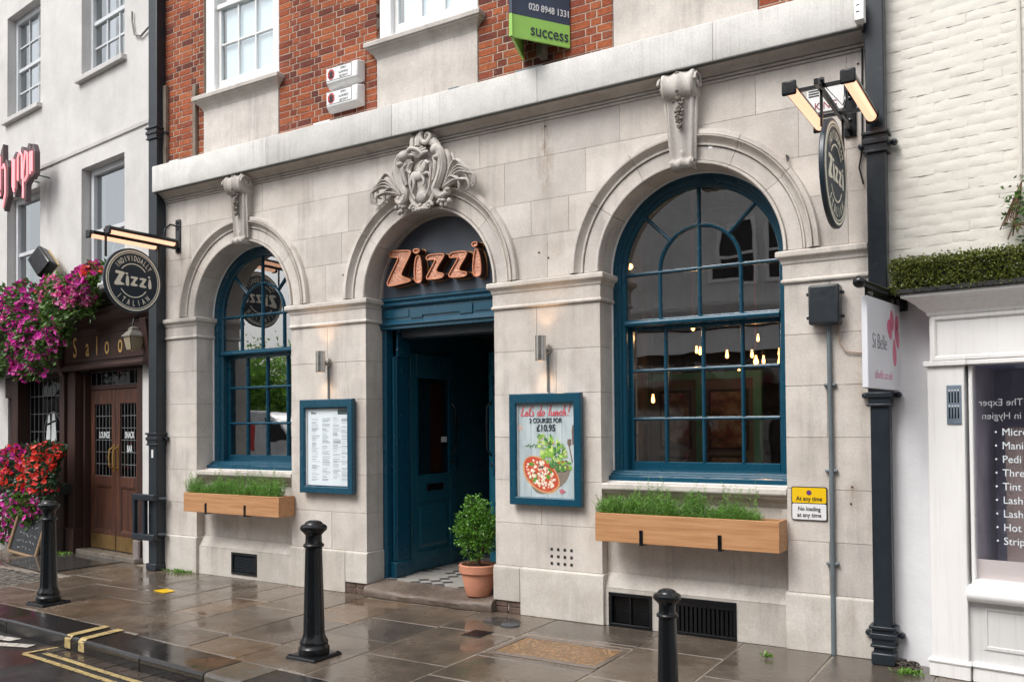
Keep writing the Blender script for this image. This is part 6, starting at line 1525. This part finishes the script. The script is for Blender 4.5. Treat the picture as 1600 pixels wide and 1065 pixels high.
# kerb stones
kerb = MB().add([(-14, -2.3, -.2), (6, -3.15, -.2), (6, -2.9, -.2), (-14, -2.0, -.2)], [(0, 1, 2, 3)]).build('kerb', GRIT); kerb['kind'] = 'structure'; kerb['label'] = 'wet black kerb stones along the road'
ks = [-14, -12.6, -11.2, -9.9, -8.56, -7.38, -6.27, -5.42, -5.0, -3.9, -2.8, -1.7, -.6, .6, 1.8, 3.0, 4.2]
for i in range(len(ks) - 1):
    x0, x1 = ks[i] + .004, ks[i + 1] - .004; ya, yb = kerb_y(x0), kerb_y(x1)
    zt = sl_(-2.6) + .004 + rp.uniform(-.003, .003); w_ = .37
    pr = [(0, -.2), (0, zt - .025), (.008, zt - .008), (.028, zt), (w_, zt + .002), (w_, -.2)]
    MB().loft([[(x0, ya + q, z) for q, z in pr], [(x1, yb + q, z) for q, z in pr]]).build('kerb_stone', GRAN if i in (7,) else KERBM, kerb, bevel=.004)
# gutter setts
gs = MB()
for i in range(110):
    x0 = -7.75 + i * .105
    for k in range(1):
        y1 = kerb_y(x0) - .006 - k * .125; z0 = -.148 + rs.uniform(-.004, .004)
        gs.box(x0, x0 + .098, y1 - .118, y1, -.2, z0)
gs.build('gutter_setts', wet('wet_gutter_sett', [(0, (.05, .045, .04)), (.6, (.08, .06, .05)), (1, (.11, .07, .055))], .12, .4, 2, 50, .6), kerb, kind='stuff')
# painted markings
def worn(name, c):
    m = N(name); f_ = m.ramp(m.noise(22, 6, .75), [(.36, 0.0), (.50, 1.0)]); return m.set(col=m.mix(f_, (.11, .09, .065), c), rough=m.ramp(m.noise(3, 4), [(.4, .12), (.7, .4)]))
YP = worn('worn_yellow_line', (.50, .38, .17)); WP = worn('worn_white_line', (.62, .58, .52))
def rz(x, y): 
    ky = kerb_y(x) + .02; t_ = (y - ky) / (-6 - ky); return -.155 + .045 * t_ + .005
def line(pts, wd, mat, nm='painted_line', zf=rz, lift=0):
    P = [Vector(p) for p in pts]; rings = []
    for i, p in enumerate(P):
        d = (P[min(i + 1, len(P) - 1)] - P[max(i - 1, 0)]).normalized(); n_ = Vector((-d.y, d.x)) * wd / 2; a, b = p + n_, p - n_
        rings.append([(a.x, a.y, zf(a.x, a.y) + lift), (b.x, b.y, zf(b.x, b.y) + lift)])
    return MB().loft(rings, closed=False, cap=False).build(nm, mat, road)
for off, xs0 in ((.285, -7.62), (.17, -7.50)):
    line([(x, kerb_y(x) - off) for x in np.linspace(xs0, 4, 40)], .052, YP)
line([(-7.645, -2.905), (-7.60, -2.62)], .05, YP, lift=.001)
for q in ([(-9.3, -2.80), (-8.20, -2.665)], [(-9.0, -3.12), (-7.84, -2.72)]): line([Vector(q[0]).lerp(Vector(q[1]), k / 6) for k in range(7)], .11, WP, lift=.001)
# yellow loading bars on the kerb, yellow paint patch on the paving
for x0 in (-7.47, -7.24):
    k0 = kerb_y(x0); zt = sl_(-2.6) + .0115
    MB().loft([[(x0, k0 - .004, -.13), (x0 + .10, k0 - .012, -.13)], [(x0, k0 - .004, zt - .03), (x0 + .10, k0 - .012, zt - .03)], [(x0, k0 + .025, zt), (x0 + .10, k0 + .018, zt)], [(x0 - .02, k0 + .39, zt + .002), (x0 + .08, k0 + .385, zt + .002)]], closed=False, cap=False).build('loading_bar', YP, kerb)
MB().extr([(-8.55, -.965), (-8.32, -1.005), (-8.30, -.87), (-8.51, -.82)], 'z', -.0085, -.004).build('yellow_patch', simple('fresh_yellow', (.80, .50, .01), .3), pave)
# manhole covers
t = thing('inspection_cover', (-3.43, -.945, -.01), 'rectangular inspection cover filled with orange gravel concrete', 'manhole cover')
GRV = N('orange_aggregate'); vo = GRV.n('ShaderNodeTexVoronoi'); vo.inputs['Scale'].default_value = 60; GRV.L(GRV.pos(), vo.inputs['Vector'])
GM = GRV.set(col=GRV.mix(GRV.ramp(GRV.noise(40, 3), [(.4, 0.0), (.6, 1.0)]), GRV.ramp(vo.outputs['Color'], [(.2, (.16, .075, .03)), (.5, (.32, .16, .06)), (.8, (.42, .28, .15))]), (.14, .09, .05)), rough=.35); GRV.bump(vo.outputs['Distance'], .7, .008)
bx('gravel_fill', GM, t, -3.87, -2.985, -1.195, -.70, -.06, -.014)
fr_ = MB(); 
for q in ((-3.925, -2.93, -1.26, -1.20), (-3.925, -2.93, -.695, -.63), (-3.925, -3.875, -1.20, -.695), (-2.98, -2.93, -1.20, -.695)): fr_.box(q[0], q[1], q[2], q[3], -.06, -.009)
fr_.build('frame', simple('wet_concrete_frame', (.13, .10, .08), .25), t, bevel=.004)
t = thing('water_cover', (-4.3, -.81, -.004), 'small dark square iron cover in the paving', 'manhole cover')
bx('cover', IRON, t, -4.395, -4.20, -.925, -.705, -.03, -.0035, bevel=.003); 
for k in range(8): bx('cover_rib', IRON, t, -4.385, -4.21, -.915 + k * .0265, -.903 + k * .0265, -.0036, -.001)
t = thing('oval_cover', (-4.33, -.34, 0), 'dark grey cement patch and oval cover beside the door step', 'manhole cover')
MB().extr([(-4.36 + .19 * math.cos(q), -.33 + .14 * math.sin(q)) for q in np.linspace(0, 6.283, 28, endpoint=False)], 'z', -.02, .004).build('patch', DSL, t)
MB().extr([(-4.21 + .09 * math.cos(q), -.42 + .085 * math.sin(q)) for q in np.linspace(0, 6.283, 20, endpoint=False)], 'z', -.02, .007).build('cover', simple('blue_grey_cover', (.05, .06, .07), .2), t)
# weeds in the joints
gw = np.random.default_rng(3)
def weed(x, y, r_, n, label, mat=None):
    P = np.stack([x + gw.normal(scale=r_, size=n), y + gw.normal(scale=r_ * .5, size=n), np.full(n, .0)], 1); V_, F = leafcloud(P, np.stack([gw.normal(size=n), gw.normal(size=n), np.full(n, 1.3)], 1), .05, .016, 3)
    o = cloud_obj('weed_tuft', V_, F, mat or leaf_mat('weed_leaf', (.06, .16, .02), (.16, .30, .05))); tag(o, label, 'weeds', None, 'stuff')
weed(-9.30, -.05, .10, 150, 'bright green weeds at the foot of the left pier'); weed(-.93, -.30, .045, 80, 'green weeds at the foot of the right drainpipe'); weed(-1.92, -.36, .018, 24, 'small weed tuft in a paving joint near the right pier'); weed(-12.1, .1, .08, 70, 'yellow flowering weeds beside the pub door post')
bx_ = simple('rubble', (.07, .055, .045), .9, var=.4, vs=30, bump=.9, bs=40, bd=.02)
mb = MB()
for k in range(110): mb.ell((-.98 + random.gauss(0, .05), -.10 + random.gauss(0, .04), .004 + abs(random.gauss(0, .02))), (random.uniform(.006, .016), random.uniform(.006, .014), random.uniform(.004, .010)), 5, 4)
tag(mb.build('rubble_pile', bx_, kind='stuff'), 'crumbled dark rubble at the foot of the right drainpipe', 'rubble')

# ------------------------------------------------------------------ bollards
def bollard(x, y, k, label):
    z0 = sl_(y)
    t = thing('bollard', (x, y, z0), label, 'bollard', 'black cast iron bollards')
    S_ = lambda P: [(r_ * k, z_ * k) for r_, z_ in P]
    MB().lathe(S_([(.0, .025), (.118, .025), (.122, .04), (.122, .075), (.112, .09), (.108, .10), (.112, .115), (.108, .13), (.092, .155), (.084, .19), (.066, .86), (.072, .863), (.081, .872), (.083, .882), (.078, .892), (.068, .896), (.064, .91), (.064, .96), (.070, .968), (.086, .985), (.102, 1.0), (.107, 1.015), (.104, 1.03), (.090, 1.042), (.074, 1.048), (.070, 1.054), (.060, 1.066), (.035, 1.076), (.0, 1.078)]), (x, y, z0), 32).build('post', IRON, t, smooth=True, ang=32)
    mb = MB(); mb.loft([[(x + sx * e * k, y + sy * e * k, z0 + z_ * k) for sx, sy in ((-1, -1), (1, -1), (1, 1), (-1, 1))] for e, z_ in ((.155, -.01), (.155, .014), (.148, .022), (.125, .027))]); mb.build('base_plate', IRON, t, bevel=.003)
    for sx in (-1, 1):
        for sy in (-1, 1): MB().lathe(S_([(.0, .018), (.014, .018), (.014, .030), (.0, .034)]), (x + sx * .132 * k, y + sy * .132 * k, z0), 8).build('bolt', IRON, t)
bollard(-8.95, -1.92, 1.0, 'black cast iron bollard in front of the pub, farthest left')
bollard(-5.04, -2.03, 1.0, 'black cast iron bollard in front of the doorway, middle of three')
bollard(-1.985, -2.2, .785, 'black cast iron bollard cut off by the lower edge, below the large window')

# ------------------------------------------------------------------ across the street (seen mirrored in the glass and lighting the scene)
OPW = painted_wall('stucco_paint', (.72, .71, .69)); OPB = simple('far_brick', (.24, .11, .07), .85, var=.2, vs=3)
def house(x0, x1, y, h, mat, label, gz=4.3, wx=(), dark=True):
    t = thing('terraced_house', ((x0 + x1) / 2, y, -.1), label, 'building', 'buildings across the street')
    bx('wall', mat, t, x0, x1, y - 6, y, gz, h); bx('shopfront', DARK if dark else OPW, t, x0 + .1, x1 - .1, y - 5.9, y - .05, -.1, gz)
    MB().extr([(y + .0, gz), (y + .25, gz + .1), (y + .35, gz + .32), (y + .35, gz + .42), (y, gz + .5)], 'x', x0, x1).build('shop_cornice', OPW, t)
    bx('shop_fascia', WHITE, t, x0 + .2, x1 - .2, y + .001, y + .06, gz - .65, gz - .05)
    MB().extr([(y, h - .4), (y + .2, h - .3), (y + .3, h), (y, h)], 'x', x0, x1).build('cornice', OPW, t)
    bx('roof', simple('slate_roof', (.08, .085, .095), .6), t, x0, x1, y - 6, y - .3, h, h + .8)
    for wx0 in wx:
        for z0 in (gz + 1.0, gz + 3.6):
            if z0 + 1.8 > h - .4: continue
            f = MB().box(wx0, wx0 + .1, y + .001, y + .06, z0, z0 + 1.8).box(wx0 + 1.0, wx0 + 1.1, y + .001, y + .06, z0, z0 + 1.8).box(wx0 + .1, wx0 + 1.0, y + .001, y + .06, z0 + 1.7, z0 + 1.8).box(wx0 + .1, wx0 + 1.0, y + .001, y + .06, z0, z0 + .1).box(wx0 + .1, wx0 + 1.0, y + .001, y + .055, z0 + .87, z0 + .93)
            q = f.build('window', WHITE, t); bx('pane', BLACK, q, wx0 + .1, wx0 + 1.0, y + .001, y + .02, z0 + .1, z0 + 1.7)
    for k in range(3):
        xx = x0 + .5 + (x1 - x0 - 1) * k / 3; bx('shop_window', PGL, t, xx, xx + (x1 - x0 - 1) / 3 - .3, y - .049, y - .03, .7, gz - .9)
house(-14.2, -5.2, -14.5, 9.6, OPW, 'pale stucco building across the street with dark shopfront', 4.4, (-7.6, -6.3, -12.6))
house(-5.1, 3.2, -14.6, 8.8, OPB, 'brick building across the street behind the camera', 3.6, (-3.9, -1.2, 1.4))
house(3.3, 11, -14.4, 9.0, OPW, 'pale building across the street to the right of the brick one', 3.6, (4.5, 7.2))
house(-49, -31, -7.2, 14.5, OPB, 'tall brick building farther down the street', 4.0, (-47, -44, -41, -38, -35, -33))
def tree(x, y, h, r_, label, seed):
    g_ = np.random.default_rng(seed); t = thing('street_tree', (x, y, -.1), label, 'tree', 'trees across the street')
    tb = MB(); tb.tube([(x, y, -.1), (x + .1, y, h * .3), (x, y + .1, h * .55)], [.28, .2, .14], 10)
    P = []
    for k in range(26):
        u = g_.normal(size=3); u /= np.linalg.norm(u); c_ = np.array([x, y, h * .66]) + u * np.array([r_, r_, h * .30]) * g_.uniform(.4, .85)
        tb.tube([(x, y + .05, h * .45), tuple((c_ + np.array([x, y, h * .5])) / 2), tuple(c_)], [.07, .04, .015], 5); P.append(c_ + g_.normal(scale=(.55, .55, .45), size=(330, 3)))
    tb.build('trunk', BARK, t, smooth=True); P = np.concatenate(P); V_, F = leafcloud(P, g_.normal(size=P.shape), .17, .11, seed); cloud_obj('crown', V_, F, leaf_mat('plane_leaf', (.09, .22, .03), (.22, .42, .07), .5, .4), t, 'stuff')
tree(-21.4, -16.5, 4.9, 2.0, 'leafy tree across the street mirrored in the left window', 1); tree(-26.4, -17, 5.2, 2.3, 'farther leafy tree across the street', 2); tree(-17.3, -21, 8, 2.0, 'leafy tree across the street beside the stucco building', 3)
# white van parked across the road, mirrored in the left window
VX, VY = -19.6, -10.2
t = thing('parked_van', (VX, VY, -.15), 'white van with a red side panel parked across the road', 'van')
VW = simple('van_white', (.75, .75, .76), .2, coat=.4, bump=0)
side = [(-2.5, .35), (2.45, .35), (2.5, .9), (2.35, 1.15), (1.75, 1.3), (1.15, 2.15), (.9, 2.3), (-2.4, 2.35), (-2.5, 2.2)]
MB().extr([(VX + u, z_ - .15) for u, z_ in side], 'y', VY - .95, VY + .95).build('body', VW, t, bevel=.06, seg=3)
bx('side_panel', simple('van_red', (.60, .03, .03), .3), t, VX - 1.9, VX + .2, VY + .951, VY + .956, 1.15, 1.95, bevel=0)
MB().extr([(VX + 1.05, 1.25), (VX + 1.62, 1.25), (VX + 1.15, 1.92), (VX + .75, 1.98), (VX + .75, 1.25)], 'y', VY + .952, VY + .957).build('side_window', BLACK, t)
for u in (-1.6, 1.65):
    for s_ in (-1, 1):
        wl = MB().lathe([(.12, -.1), (.32, -.1), (.34, -.06), (.34, .06), (.32, .1), (.12, .1), (.12, -.1)], (VX + u, VY + s_ * .88, .20), 20, 'y').build('wheel', BLACK, t, smooth=True); MB().lathe([(.0, -.09), (.19, -.09), (.19, .09), (.0, .09)], (VX + u, VY + s_ * .88, .20), 14, 'y').build('hub', STEEL, wl)
